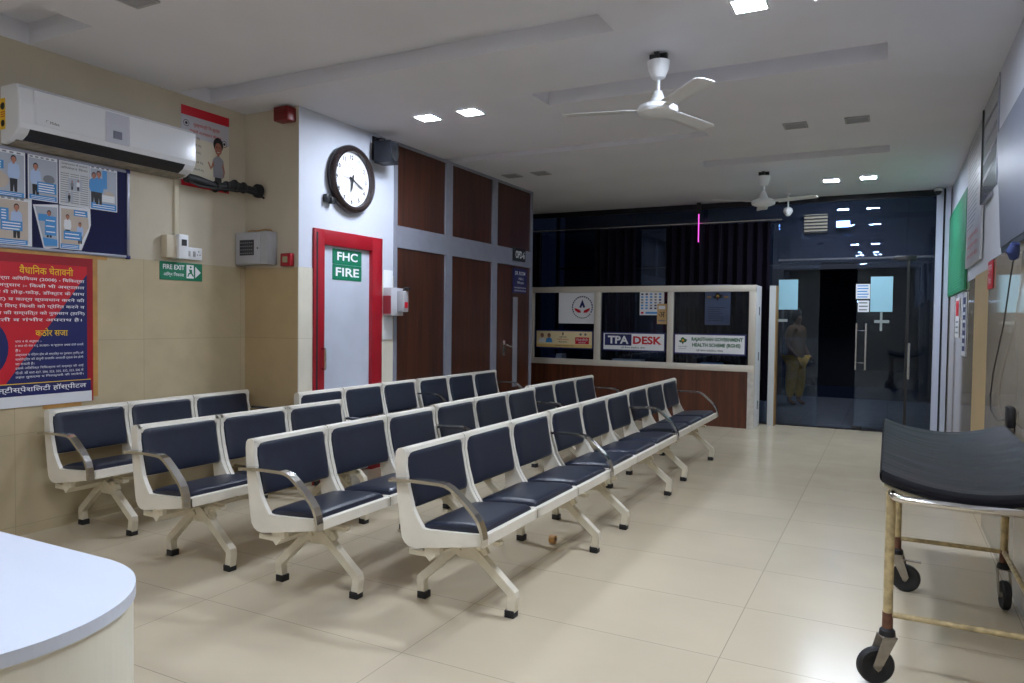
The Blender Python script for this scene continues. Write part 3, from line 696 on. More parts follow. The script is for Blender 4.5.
# ------------------------------------------------------------------ ceiling lights and fans
EM = mat('led_diffuser', (*LEDCOL, 1), .5, emit=LED)
OFF = mat('unlit_diffuser', srgb(150, 150, 156), .5)
def panel(x, y, lit, lab, grp, s=.085):
    t = thing('ceiling_light', lab, 'ceiling light', (x, y, ZC), grp)
    b = B()
    for (a, c, d, e) in ((-s-.015, s+.015, -s-.015, -s), (-s-.015, s+.015, s, s+.015), (-s-.015, -s, -s, s), (s, s+.015, -s, s)): b.box(x+a, x+c, y+d, y+e, ZC-.012, ZC-.001, WPL if lit else GPL)
    obj('frame', b, t)
    b = B(); b.box(x-s, x+s, y-s, y+s, ZC-.008, ZC-.002, EM if lit else OFF); obj('diffuser', b, t)
for x, y, lab in ((-3.72, 5.48, 'left one of two bright square ceiling lights near the wall clock'), (-3.28, 5.49, 'right one of two bright square ceiling lights near the wall clock'),
                  (-.75, 4.31, 'bright square ceiling light cut by the top edge of the photo'), (-.33, 4.31, 'square ceiling light just out of frame beside the cut one'),
                  (-.70, 10.02, 'left one of two bright square lights near the glass entrance'), (-.28, 10.0, 'right one of two bright square lights near the glass entrance'),
                  (-.75, 1.4, 'square ceiling light above the reception counter, out of frame'), (-.33, 1.4, 'square ceiling light above the stretcher side, out of frame'),
                  (-3.3, .3, 'square ceiling light behind the viewer on the left'), (-.75, -1.8, 'square ceiling light far behind the viewer')):
    panel(x, y, True, lab, 'square LED ceiling lights')
for x, y, lab in ((-.81, 7.12, 'unlit grey ceiling panel beyond the front fan, left of a pair'), (-.30, 7.14, 'unlit grey ceiling panel beyond the front fan, right of a pair'),
                  (-3.85, 8.15, 'unlit ceiling panel above wooden partition, right of a pair'), (-4.25, 8.15, 'unlit ceiling panel above wooden partition, left of a pair'), (-3.86, 2.72, 'unlit square panel at the top left of the ceiling')):
    panel(x, y, False, lab, 'unlit ceiling panels')

TUBE = mat('fill_tube_glow', (.92, .96, 1, 1), .5, emit=30)  # unseen tubes added to lift the light on the ceiling
for x, z, lab in ((-3.4, 2.2, 'unseen fill tube added behind the viewer, left'), (-1.2, 2.2, 'unseen fill tube added behind the viewer, right')):
    t = thing('fill_tube', lab, 'lamp', (x, -3.1, z), 'added fill tubes behind the viewer')
    b = B(); b.box(x-.62, x+.62, -3.2, -3.15, z-.03, z+.03, WPL); obj('batten', b, t)
    b = B(); b.tube([(x-.6, -3.12, z), (x+.6, -3.12, z)], .03, TUBE); obj('tube', b, t)

def fan(x, y, th, lab, zb=2.93, R=.65):
    t = thing('ceiling_fan', lab, 'ceiling fan', (x, y, ZC), 'white ceiling fans')
    b = B(); b.lathe([(.03, -.045), (.075, -.05), (.07, -.10), (.045, -.16), (.018, -.175)], (x, y, ZC), WPL, n=24); obj('canopy', b, t)
    b = B(); b.box(x-.06, x+.06, y-.015, y+.015, ZC-.05, ZC-.001, BLACK); b.box(x-.015, x+.015, y-.06, y+.06, ZC-.045, ZC-.001, BLACK); obj('ceiling_hook', b, t)
    b = B(); b.tube([(x, y, ZC-.05), (x, y, zb+.04)], .013, WPL); obj('rod', b, t)
    b = B(); b.lathe([(.018, .125), (.028, .12), (.040, .085), (.058, .045), (.10, .034), (.130, .018), (.138, -.006), (.130, -.028), (.09, -.045), (.03, -.052), (.001, -.053)], (x, y, zb), WPL, n=32); obj('motor', b, t)
    for k in range(3):
        a = radians(th+120*k); b = B(); tilt = radians(-8)
        def fn(u, v, a=a):
            r = .17+u*(R-.17); w = .062+.006*u
            if u > .93: w *= 1-.25*((u-.93)/.07)**2
            c = (v-.5)*2*w
            p = Vector((r, c*cos(tilt), c*sin(tilt)+.004*(1-(2*v-1)**2)))
            return Vector((x+p.x*cos(a)-p.y*sin(a), y+p.x*sin(a)+p.y*cos(a), zb+.0+p.z))
        b.grid(fn, 14, 4, WPL); bl = obj('blade', b, t, fix=False)
        md = bl.modifiers.new('thick', 'SOLIDIFY'); md.thickness = .004
        b = B(); ca, sa = cos(a), sin(a)
        b.obox((x+.155*ca, y+.155*sa, zb), [(ca, sa, 0), (-sa*cos(tilt), ca*cos(tilt), sin(tilt)), (sa*sin(tilt), -ca*sin(tilt), cos(tilt))], (.055, .022, .004), WPL); obj('blade_bracket', b, bl)
fan(-1.43, 4.86, 72, 'white three-blade ceiling fan nearest the viewer')
fan(-1.385, 9.18, 100, 'smaller looking white ceiling fan near the glass entrance', zb=2.94)

# ------------------------------------------------------------------ air conditioner
ac = thing('air_conditioner', 'white split air conditioner high on the left wall', 'air conditioner', (XL, 3.3, 2.6))
y0, y1 = 2.70, 4.035; x0 = XL
ACW = mat('glossy_white_plastic', srgb(228, 230, 236), .14)
prof = [(x0, 2.975), (x0+.15, 2.975), (x0+.185, 2.968), (x0+.205, 2.945), (x0+.218, 2.85), (x0+.218, 2.72), (x0+.208, 2.690), (x0+.18, 2.655), (x0+.10, 2.612), (x0+.03, 2.60), (x0, 2.60)]
b = B(); b.prism(prof, y0, y1, ACW); body_o = obj('body', b, ac); 
md = body_o.modifiers.new('bev', 'BEVEL'); md.width = .012; md.segments = 3; md.limit_method = 'ANGLE'; md.angle_limit = radians(50)
b = B(); b.prism([(x0+.2195, 2.935), (x0+.222, 2.935), (x0+.2235, 2.725), (x0+.2185, 2.725)], y0+.10, 3.27, ACW); b.prism([(x0+.2195, 2.935), (x0+.222, 2.935), (x0+.2235, 2.725), (x0+.2185, 2.725)], 3.455, y1-.012, ACW)
b.prism([(x0+.2205, 2.945), (x0+.210, 2.95), (x0+.2185, 2.72), (x0+.2195, 2.72)], y0+.09, y1-.01, ACW)
obj('front_panel', b, ac)
b = B(); b.prism([(x0+.2195, 2.935), (x0+.2215, 2.935), (x0+.223, 2.722), (x0+.2185, 2.722)], 3.275, 3.45, mat('silver_white_plastic', srgb(196, 198, 212), .25)); b.box(x0+.2215, x0+.2255, 3.33, 3.395, 2.755, 2.81, mat('display_grey', srgb(120, 122, 138), .3)); obj('display', b, ac)
b = B(); b.prism([(x0+.209, 2.687), (x0+.182, 2.652), (x0+.130, 2.624), (x0+.128, 2.634), (x0+.18, 2.662), (x0+.2, 2.697)], y0+.07, y1-.10, INK); obj('air_outlet', b, ac)
b = B(); 
b.prism([(x0+.200, 2.676), (x0+.192, 2.666), (x0+.188, 2.668), (x0+.196, 2.678)], y0+.08, y1-.11, GPL); b.prism([(x0+.183, 2.655), (x0+.180, 2.651), (x0+.178, 2.654), (x0+.181, 2.658)], y0+.08, y1-.11, TAPE)
obj('louvre', b, ac)
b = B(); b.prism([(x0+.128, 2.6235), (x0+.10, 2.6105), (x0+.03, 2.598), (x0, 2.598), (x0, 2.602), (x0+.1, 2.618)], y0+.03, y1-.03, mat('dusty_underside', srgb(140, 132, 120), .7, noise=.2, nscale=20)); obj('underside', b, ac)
s = Sheet((x0+.2235, 2.86, 2.745), (0, 1, 0), (0, 0, 1), (1, 0, 0)); s.text('Midea', .028, .002, .018, INK, w=.06, align='l'); s.ring(.012, .014, .010, .002, INK, a0=60, a1=230, n=12); obj('brand_lettering', s.b, ac)
s = front_sheet(x0-.0, 2.69, y0-.001)
s.rect(0, 0, .065, .2, YEP); s.circ(.035, .15, .024, INK, .0015); s.circ(.035, .04, .022, INK, .0015)
for k in range(3): s.rect(.01, .08+.014*k, .06, .086+.014*k, REDP, .0015)
obj('energy_label', s.b, ac)

# insulated pipe, conduit, switches
b = B()
pts = [(-5.085, 4.04, 2.615), (-5.075, 4.14, 2.61), (-5.07, 4.32, 2.585), (-5.06, 4.42, 2.60), (-5.05, 4.50, 2.625), (-5.03, 4.58, 2.615), (-5.0, 4.66, 2.60), (-4.97, 4.73, 2.595)]
b.tube(pts, [.040, .038, .034, .036, .04, .034, .034, .04], RUB, n=12)
b.tube([(p[0]+.035, p[1], p[2]-.035-.02*sin(i*2)) for i, p in enumerate(pts)], .009, RUB, n=6)
b.lathe([(.06, -.03), (.062, 0), (.05, .01)], (-4.965, 4.70, 2.60), RUB, n=16, axis='y')
for q in (2, 3, 4, 5): b.lathe([(.045, -.012), (.05, 0), (.045, .012)], pts[q], RUB, n=12, axis='y')
single('insulated_pipe', b, 'black insulated pipe running from air conditioner into the corner wall', 'pipe')
b = B(); b.box(XL, XL+.016, 3.99, 4.03, 2.13, 2.60, mat('cream_conduit', srgb(206, 196, 172), .5), .003)
single('wall_conduit', b, 'thin cream conduit between air conditioner and switch box', 'conduit')
t = thing('switch_box', 'cream power switch box with a small breaker above the fire exit sign', 'switch', (XL, 3.97, 1.95))
b = B(); b.box(XL, XL+.07, 3.875, 4.0, 1.96, 2.14, mat('cream_plastic', srgb(202, 190, 168), .5), .006); obj('box', b, t)
b = B(); b.box(XL+.0, XL+.10, 3.965, 4.055, 1.955, 2.15, WPL, .005); b.box(XL+.10, XL+.104, 3.99, 4.035, 2.06, 2.11, INK); obj('breaker', b, t)
t = thing('socket_plate', 'white socket plate at the tile edge beside the switch box', 'socket', (XL, 4.2, 1.95))
b = B(); b.box(XL, XL+.035, 4.075, 4.24, 1.96, 2.06, WPL, .004); obj('plate', b, t)
b = B()
for yy in (4.11, 4.16): b.box(XL+.035, XL+.040, yy-.012, yy+.012, 1.985, 2.03, GPL, .002)
for (dy, dz) in ((0, .02), (-.012, -.008), (.012, -.008)): b.box(XL+.035, XL+.036, 4.205+dy-.004, 4.205+dy+.004, 2.01+dz-.004, 2.01+dz+.004, INK)
obj('rocker', b, t)

# ------------------------------------------------------------------ left wall boards and posters
# notice board
nb = thing('notice_board', 'navy felt notice board with silver frame below the air conditioner', 'notice board', (XL, 3.0, 1.94))
by0, by1, bz0, bz1 = 2.30, 3.587, 1.935, 2.582
b = B(); b.box(XL, XL+.012, by0, by1, bz0, bz1, FELT); obj('felt', b, nb)
b = B()
for (a, c, d, e) in ((by0, by1, bz0-.008, bz0+.012), (by0, by1, bz1-.012, bz1+.008), (by0-.008, by0+.012, bz0, bz1), (by1-.012, by1+.008, bz0, bz1)): b.box(XL, XL+.02, a, c, d, e, ALU, .002)
obj('frame', b, nb)
b = B()
for (y, z) in ((by1, bz0), (by1, bz1)): b.box(XL, XL+.024, y-.02, y+.012, z-.014, z+.014, BLUEP, .004)
obj('corner_cap', b, nb)
def clip(y0, y1, z0, z1, fn, lab, bg=NEWS, tear=None):
    s = left_sheet(y0, z0, XL+.013); w, h = y1-y0, z1-z0
    if tear: s.b.add([s.P(px*w, py*h, d) for d in (0, .0015) for px, py in tear], [tuple(range(len(tear), 2*len(tear)))] + [tuple(reversed(range(len(tear))))], PAPER); s.lift += .0015
    else: s.slab(0, 0, w, h, .0015, PAPER)
    fn(s, w, h)
    return single('clipping', s.b, lab, 'clipping', 'press clippings on the notice board')
BGB = mat('pale_photo_print', srgb(170, 176, 190), .6); BGW = mat('warm_photo_print', srgb(190, 176, 164), .6); BLS = mat('light_shirt_print', srgb(170, 190, 224), .5)
def foot(s, w, h, y=0, hh=.12): s.rect(w*.04, h*(y+.02), w*.96, h*(y+hh), SKYB, .0022); [s.rect(w*.1, h*(y+hh*(.35+.3*k)), w*.9, h*(y+hh*(.45+.3*k)), WHP, .0028) for k in range(2)]
def box_(s, x0, y0, x1, y1, w, h, n=3, m=SKYB):
    s.rect(x0*w, y0*h, x1*w, y1*h, m, .0024)
    for k in range(n): yy = y0+(y1-y0)*(k+.6)/(n+.4); s.rect((x0+.04)*w, (yy-.012)*h, (x1-.05*random.random()-.04)*w, (yy+.012)*h, WHP, .003)
def head(s, w, h):
    for k in range(5): s.rect(w*(.06+.18*k), h*.945, w*(.16+.18*k), h*.975, INKG)
def c1(s, w, h): s.rect(.03*w, .12*h, .97*w, .93*h, BGB); s.circ(w*.3, h*.35, w*.28, BGW, .0014, ry=h*.18); s.man(w*.7, h*.13, h*.78, BLS); box_(s, .05, .58, .45, .76, w, h); foot(s, w, h); head(s, w, h)
def c2(s, w, h): s.rect(.03*w, .05*h, .97*w, .93*h, BGB); s.circ(w*.7, h*.5, w*.2, INKG, .0014, ry=h*.1); s.man(w*.25, h*.08, h*.75, BLS); box_(s, .3, .18, .95, .42, w, h, 4); foot(s, w, h); head(s, w, h)
def c3(s, w, h):
    s.rect(.02*w, .02*h, .98*w, .98*h, NEWS); s.text('अस्पताल में सफल', w*.5, h*.9, h*.06, INK, w=w*.85); s.text('ऑपरेशन किया', w*.5, h*.82, h*.06, INK, w=w*.9)
    for c in range(3):
        for k in range(14): s.rect(w*(.05+.32*c), h*(.06+.05*k), w*(.33+.32*c), h*(.075+.05*k), INKG, .0013)
    s.rect(w*.3, h*.35, w*.75, h*.62, BGB, .0018); s.man(w*.42, h*.36, h*.22, INKG, d=.002); s.man(w*.62, h*.36, h*.25, PAPER, d=.002); s.rect(w*.2, h*.08, w*.45, h*.3, BGB, .0018); s.man(w*.32, h*.08, h*.2, INK, d=.002)
def c4(s, w, h): s.rect(.03*w, .05*h, .97*w, .93*h, BGB); s.man(w*.15, h*.15, h*.7, SKYB); s.man(w*.32, h*.12, h*.78, SKYB, d=.0028); s.rect(w*.45, h*.5, w*.62, h*.92, SKYB, .002); s.circ(w*.7, h*.35, w*.2, BGW, .0016, ry=h*.1); box_(s, .4, .2, .9, .36, w, h, 3, PAPER); foot(s, w, h, 0, .16); head(s, w, h)
def c5(s, w, h): s.rect(.03*w, .05*h, .9*w, .93*h, BGW); s.man(w*.6, h*.15, h*.72, BLS); box_(s, .2, .3, .75, .5, w, h); box_(s, .18, .5, .4, .75, w, h, 4); foot(s, w*.92, h); head(s, w*.9, h)
def c6(s, w, h): s.poly([(.08*w, .9*h), (.95*w, .93*h), (.95*w, .05*h), (.45*w, .03*h)], BGB); s.man(w*.62, h*.25, h*.6, BLS); box_(s, .45, .3, .9, .72, w, h, 3); s.poly([(.36*w, .24*h), (.95*w, .22*h), (.95*w, .08*h), (.42*w, .06*h)], SKYB, .002); s.rect(w*.2, h*.6, w*.55, h*.75, SKYB, .002)
def c7(s, w, h): s.poly([(.05*w, .92*h), (.9*w, .93*h), (.95*w, .55*h), (.6*w, .06*h), (.05*w, .05*h)], BGW); s.man(w*.25, h*.25, h*.55, PAPER); s.man(w*.65, h*.15, h*.5, BLS); box_(s, .45, .78, .9, .92, w, h, 2); box_(s, .12, .22, .7, .42, w, h, 2); foot(s, w*.65, h)
clip(2.60, 2.845, 2.262, 2.57, c1, 'clipping showing man in light blue shirt, top left of the notice board')
clip(2.862, 3.058, 2.268, 2.57, c2, 'clipping with man at left and blue caption, second in top row')
clip(3.068, 3.283, 2.262, 2.572, c3, 'black and white newspaper clipping, third in top row')
clip(3.286, 3.497, 2.262, 2.578, c4, 'blue tinted clipping of a group beside the bare navy felt')
clip(2.64, 2.885, 1.950, 2.268, c5, 'clipping with blue captions at lower left of the notice board')
clip(2.893, 3.062, 1.945, 2.258, c6, 'torn clipping with slanting left edge, lower row of notice board', tear=[(0, .93), (1, 1), (1, .04), (.5, 0), (.4, .02), (.1, .7)])
clip(3.070, 3.290, 1.955, 2.262, c7, 'torn clipping with ragged right edge, lower row of notice board', tear=[(0, .98), (1, 1), (1.02, .62), (.95, .45), (.7, .0), (0, .0)])

# red and blue warning board
wb = thing('warning_board', 'large red and navy warning board in Hindi below the notice board', 'board', (XL, 2.9, .87))
s = left_sheet(2.15, .87, XL+.008); w, h = 1.155, 1.03
s.slab(0, 0, w, h, .008, RED)
s.rect(0.0, .0, w-.012, .075, PAPER, .001)
s.rect(.02, .08, w-.045, h-.06, REDP, .0012)
s.poly([(w-.045, h-.115), (w-.045, .16), (.56, .16)], BLUEP, .0018)
s.circ(.41, .40, .17, BLUEP, .0020, n=28, ry=.20)
s.rect(0, .075, w-.02, .155, BLUEP, .0022); s.rect(0, .155, w-.02, .160, YEP, .0024)
obj('printed_panel', s.b, wb)
def newt(): return Sheet(s.o, s.u, s.v, s.n, lift=s.lift+.002)
t_ = newt()
t_.text('वैधानिक चेतावनी', .83, h-.135, .062, YEP, w=.36, bold=.03)
obj('lettering', t_.b, wb); t_ = newt()
body_t = ['राजस्थान चिकित्सा परिचर्या अधिनियम (2008) - चिकित्सा', 'सेवाकर्मी धारा-3 के अनुसार :- किसी भी अस्पताल', 'नर्सिंग होम, क्लीनिक में तोड़-फोड़, डॉक्टर के साथ', 'या अन्य हिंसा (मारपीट) व कार्य व्यवधान करने की', 'हिंसा कारित या हिंसा के लिए किसी को प्रेरित करने व', 'अस्पताल या नर्सिंग होम की सम्पत्ति को नुकसान (हानि)', 'पहुँचाना गैर जमानती व गंभीर अपराध है।']
for k, l in enumerate(body_t): t_.text(l, 1.09-.02*(k == 6), h-.185-.046*k, .033, WHP, w=.98, align='r', bold=.015)
obj('lettering', t_.b, wb); t_ = newt()
t_.text('कठोर सजा', .86, h-.555, .055, YEP, w=.22, bold=.03)
obj('lettering', t_.b, wb); t_ = newt()
body_2 = ['धारा 4 के अनुसार :-', '3 साल की जेल व रू. 50,000/- या जुर्माना अथवा दोनों सजायें', 'है।', 'अस्पताल व नर्सिंग होम की सम्पत्ति का नुकसान (हानि) की', 'क्षतिपूर्ति की दोगुनी धनराशि अपराधी द्वारा देय होगी', 'जा सकती है।', 'इसके अतिरिक्त चिकित्सक को कर्तव्य की आई', 'पी.सी. की धारा 427, 504, 323, 325, 332, 333, 506 के', 'तहत मुकदमा व गिरफ्तारी की जायेगी।']
for k, l in enumerate(body_2): t_.text(l, .62, h-.60-.030*k, .022, WHP, w=(.17 if k in (0,) else .03 if k == 2 else .12 if k == 5 else .46), align='l')
obj('lettering', t_.b, wb); t_ = newt()
t_.text('श्री कैलाश मल्टीस्पेशलिटी हॉस्पीटल', 1.10, .092, .05, WHP, w=.92, align='r', bold=.03)
obj('lettering', t_.b, wb)
b = B()
b.box(XL+.0065, XL+.009, 3.305, 3.345, .90, 1.90, TAPE); b.box(XL+.0065, XL+.009, 2.3, 3.42, 1.90, 1.924, TAPE); b.box(XL+.0065, XL+.009, 2.95, 3.22, .842, .868, TAPE)
obj('tape_edge', b, wb)

# fire exit sign
s = left_sheet(3.858, 1.785, XL+.006); w, h = .40, .145; s.slab(0, 0, w, h, .006, GRP)
s.text('FIRE EXIT', .125, .085, .038, WHP, w=.20, bold=.02); s.text('अग्नि निकास', .125, .022, .040, WHP, w=.19)
s.rect(.245, .02, .315, .13, WHP); s.poly([(.33, .025), (.385, .072), (.33, .12)], WHP)
s.circ(.285, .112, .009, GRP, .002); s.poly([(.268, .095), (.297, .092), (.300, .066), (.315, .04), (.306, .034), (.288, .058), (.270, .052), (.262, .03), (.252, .034), (.262, .062), (.276, .066), (.272, .08)], GRP, .002)
single('exit_sign', s.b, 'green FIRE EXIT sign with running figure and arrow on tiled wall', 'sign')

# election style / health poster with cartoon man
s = left_sheet(4.06, 2.565, XL+.001); w, h = .485, .655; s.slab(0, 0, w, h, .002, mat('pale_grey_print', srgb(196, 196, 206), .5))
s.rect(0, 0, w, h*.62, mat('pale_cream_print', srgb(216, 208, 188), .5), .0008); s.rect(0, h-.075, w, h, REDP, .0015); s.rect(0, 0, w, .05, REDP, .0015)
s.text('मुख्यमंत्री निःशुल्क', w*.52, h-.16, .04, REDP, w=.27, bold=.02); s.text('निरोगी राजस्थान योजना', w*.5, h-.215, .035, REDP, w=.32, bold=.01)
for x, y in ((.05, h-.14), (.435, h-.235)): s.ring(x, y, .028, .004, INK, d=.0015, n=20); s.circ(x, y, .012, INK, .0015)
for k, (x, w_) in enumerate(((.10, .12), (.10, .13), (.09, .1), (.10, .13), (.1, .12))): s.text('जानकारी हेतु', .12+.01*k, .40-.06*k-(.02 if k > 2 else 0), .022, INK, w=w_)
SH = mat('grey_shirt_print', srgb(150, 152, 162), .5); fx = .37
s.rect(fx-.035, .06, fx+.035, .13, INK, .002); s.poly([(fx-.05, .12), (fx+.05, .12), (fx+.06, .2), (fx+.055, .27), (fx+.02, .30), (fx-.02, .30), (fx-.055, .27), (fx-.055, .2)], SH, .0023)
s.poly([(fx-.055, .26), (fx-.075, .2), (fx-.10, .24), (fx-.11, .235), (fx-.08, .175), (fx-.04, .22)], SKINP, .0025)
s.poly([(fx+.05, .26), (fx+.07, .18), (fx+.06, .13), (fx+.05, .13), (fx+.055, .18), (fx+.04, .22)], SKINP, .0025)
s.rect(fx-.012, .28, fx+.012, .32, SKINP, .0022); s.circ(fx, .400, .052, INK, .0024, ry=.062); s.circ(fx, .365, .037, SKINP, .0028, ry=.052)
s.rect(fx-.022, .375, fx-.008, .383, INK, .0032); s.rect(fx+.008, .375, fx+.022, .383, INK, .0032); s.rect(fx-.012, .335, fx+.012, .34, WHP, .0032)
single('health_poster', s.b, 'grey poster with red bands and cartoon man right of the air conditioner', 'poster')

# ------------------------------------------------------------------ corner wall: alarm panel, call point, hooter
t = thing('alarm_panel', 'light grey fire alarm panel with dark window on the narrow corner wall', 'alarm panel', (-4.97, YJ-.006, 1.95))
b = B(); b.box(-5.165, -4.775, YJ-.115, YJ-.004, 1.95, 2.235, GPL, .006); obj('case', b, t)
b = B(); b.box(-5.155, -4.86, YJ-.122, YJ-.114, 1.96, 2.225, mat('light_grey_enamel', srgb(178, 178, 184), .4), .003); obj('case_door', b, t)
b = B(); b.box(-5.10, -4.93, YJ-.126, YJ-.121, 2.03, 2.165, mat('dark_panel_window', srgb(52, 52, 60), .15)); 
for i in range(6):
    for j in range(4): b.box(-5.09+.026*i, -5.075+.026*i, YJ-.1275, YJ-.1255, 2.045+.03*j, 2.053+.03*j, INKG)
obj('panel_window', b, t)
b = B(); b.lathe([(.006, 0), (.006, -.008)], (-4.885, YJ-.122, 2.09), INK, n=10, axis='y'); obj('lock', b, t)
b = B(); b.tube([(-5.12, YJ-.04, 2.235), (-5.05, YJ-.05, 2.255), (-4.95, YJ-.05, 2.25), (-4.88, YJ-.04, 2.262), (-4.80, YJ-.05, 2.25), (-4.785, YJ-.05, 2.23)], .006, TAPE, n=6); obj('cable', b, t)
t = thing('call_point', 'small red fire call point beside the alarm panel', 'alarm button', (-4.66, YJ, 1.94))
b = B(); b.box(-4.69, -4.575, YJ-.055, YJ-.004, 1.935, 2.045, RED, .006); obj('housing', b, t)
b = B(); b.box(-4.66, -4.605, YJ-.059, YJ-.054, 1.965, 2.015, mat('pale_glass_plate', srgb(150, 140, 110), .2)); obj('glass_plate', b, t)
t = thing('fire_hooter', 'red box shaped fire hooter just under the ceiling', 'alarm', (-4.68, YJ, 3.17))
b = B(); b.box(-4.72, -4.56, YJ-.11, YJ, 3.165, 3.285, mat('dark_red_plastic', srgb(120, 14, 16), .35), .01); obj('housing', b, t)
b = B(); 
for k in range(5): b.box(-4.705, -4.575, YJ-.114, YJ-.109, 3.18+.02*k, 3.188+.02*k, mat('deep_red_plastic', srgb(90, 10, 12), .4))
obj('grille', b, t)

# ------------------------------------------------------------------ clock, speaker, dispenser on the white wall
ck = thing('wall_clock', 'round wall clock with dark brown rim on the white wall', 'clock', (XP, 5.40, 2.48))
cy, cz, R = 5.385, 2.785, .315; X0 = XP
b = B(); n = 56; ringp = [(R-.012, 0), (R, .02), (R+.002, .045), (R-.012, .068), (R-.035, .078), (R-.058, .068), (R-.066, .045), (R-.066, .03)]
vs = []; fs = []
for i in range(n):
    a = 2*pi*i/n
    for (r_, d_) in ringp: vs.append((X0+d_, cy+r_*cos(a), cz+r_*sin(a)))
k = len(ringp)
for i in range(n):
    for j in range(k-1): fs.append((i*k+j, i*k+j+1, ((i+1) % n)*k+j+1, ((i+1) % n)*k+j))
b.add(vs, fs, DARKBROWN, True); obj('rim', b, ck)
s = Sheet((X0+.028, cy, cz), (0, 1, 0), (0, 0, 1), (1, 0, 0))
s.circ(0, 0, R-.06, WHP, 0, n=48)
for i in range(12):
    a = radians(90-30*(i+1)); s.text(str(i+1), .205*cos(a), .205*sin(a)-.021, .042, INK, bold=.035)
for i in range(60):
    a = radians(6*i); r1, r2 = .243, .236 if i % 5 else .230
    s.poly([(r1*cos(a-.004), r1*sin(a-.004)), (r1*cos(a+.004), r1*sin(a+.004)), (r2*cos(a+.004), r2*sin(a+.004)), (r2*cos(a-.004), r2*sin(a-.004))], INK)
s.text('Star', 0, .10, .022, INK)
obj('dial', s.b, ck)
for nm, ang, ln, wd in (('hour_hand', 90-30*6.3, .13, .009), ('minute_hand', 90-6*19, .20, .007), ('second_hand', 90-6*46, .19, .0025)):
    s = Sheet((X0+.034+wd, cy, cz), (0, cos(radians(ang)), sin(radians(ang))), (0, -sin(radians(ang)), cos(radians(ang))), (1, 0, 0)); s.poly([(-.045, -wd*1.3), (-.045, wd*1.3), (ln*.7, wd), (ln, 0), (ln*.7, -wd)], INK if wd > .004 else INKG); 
    if wd > .004: s.circ(0, 0, .016, INK, .0015)
    obj(nm, s.b, ck)
t = thing('wall_sensor', 'small dark sensor bracket beside the lower left of the clock', 'sensor', (XP, 5.07, 2.55))
b = B(); b.box(XP, XP+.05, 5.03, 5.075, 2.53, 2.60, BLACK, .005); b.box(XP+.02, XP+.06, 5.075, 5.13, 2.52, 2.575, BLACK, .006); obj('bracket', b, t)
sp = thing('wall_speaker', 'black box speaker on a bracket under the ceiling beside the clock', 'speaker', (XP, 5.76, 3.0))
rot = Matrix.Rotation(radians(8), 4, 'Z'); c = Vector((XP+.13, 5.76, 3.10))
b = B(); b.box(-.08, .10, -.085, .085, -.105, .105, mat('black_speaker_shell', srgb(22, 25, 34), .5), .008)
b.v = [rot @ v + c for v in b.v]; obj('cabinet', b, sp)
b = B(); b.lathe([(.07, .10), (.074, .106), (.066, .110), (.05, .104), (.03, .100), (.018, .106), (.001, .110)], (0, 0, -.015), RUB, n=24, axis='x'); b.v = [rot @ v + c for v in b.v]; obj('driver_cone', b, sp)
b = B(); b.box(XP, XP+.01, 5.72, 5.82, 3.04, 3.27, BLACK); b.tube([(XP, 5.76, 3.245), (XP+.06, 5.76, 3.25), (XP+.12, 5.76, 3.235), (XP+.14, 5.76, 3.205)], .008, BLACK, n=6); b.box(XP+.005, XP+.06, 5.74, 5.78, 3.08, 3.12, BLACK); obj('bracket', b, sp)
t = thing('sanitizer_dispenser', 'transparent wall dispenser box on white plate right of the red door', 'dispenser', (XP, 6.0, 1.3))
b = B(); b.box(XP+.002, XP+.014, 5.90, 6.05, 1.28, 1.98, WPL, .003); obj('back_plate', b, t)
b = B(); b.box(XP+.014, XP+.12, 5.89, 6.09, 1.52, 1.80, mat('clear_grey_plastic', srgb(186, 186, 192), .2), .008); obj('reservoir', b, t)
b = B(); b.box(XP+.02, XP+.115, 5.884, 5.889, 1.54, 1.72, mat('faded_red_plastic', srgb(150, 60, 70), .3)); obj('red_label', b, t)
b = B(); b.box(XP+.115, XP+.20, 5.98, 6.07, 1.56, 1.77, GPL, .01); b.tube([(XP+.17, 6.03, 1.77), (XP+.19, 6.03, 1.80), (XP+.24, 6.03, 1.79)], .016, BLACK, n=8); b.box(XP+.201, XP+.204, 6.0, 6.05, 1.6, 1.66, REDP); obj('push_lever', b, t)

# ------------------------------------------------------------------ right wall
GB = mat('green_board_print', srgb(24, 128, 84), .5, noise=.1, nscale=30)
s = right_sheet(11.1, 1.86); w, h = 2.42, 1.03; s.slab(0, 0, w, h, .02, GB)
LG_ = mat('light_green_print', srgb(70, 160, 120), .5)
for k in range(30): s.rect(.08+random.random()*.2, .05+.031*k, w-.1-random.random()*.5, .062+.031*k, LG_, .001)
single('green_board', s.b, 'long green notice board with pale lines at far end of right wall', 'board')
s = right_sheet(8.62, 2.06); w, h = 1.30, 1.20; s.slab(0, 0, w, h, .02, mat('grey_white_board', srgb(186, 186, 190), .35))
for k in range(20): s.rect(.1, .36+.04*k, w-.15-random.random()*.5, .370+.04*k, INKG, .001)
for k in range(3): s.text('जन सूचना बोर्ड', w*.5, .06+.09*k, .06, REDP, w=.95)
single('information_board', s.b, 'grey white board with red lines at bottom, second on right wall', 'board')
s = right_sheet(7.22, 2.50); w, h = 1.05, .78; s.slab(0, 0, w, h, .03, mat('framed_glossy_print', srgb(150, 156, 170), .12))
for k in range(4): s.poly([(.1, .15+.15*k), (.9, .2+.13*k), (.9, .23+.13*k), (.1, .19+.15*k)], INKG, .001)
s.slab(0, 0, .02, h, .008, INK); s.lift -= .008; s.slab(w-.02, 0, w, h, .008, ALU)
single('framed_chart', s.b, 'glossy framed chart high on right wall beside the television', 'chart')
s = right_sheet(8.40, 2.05-.0); 
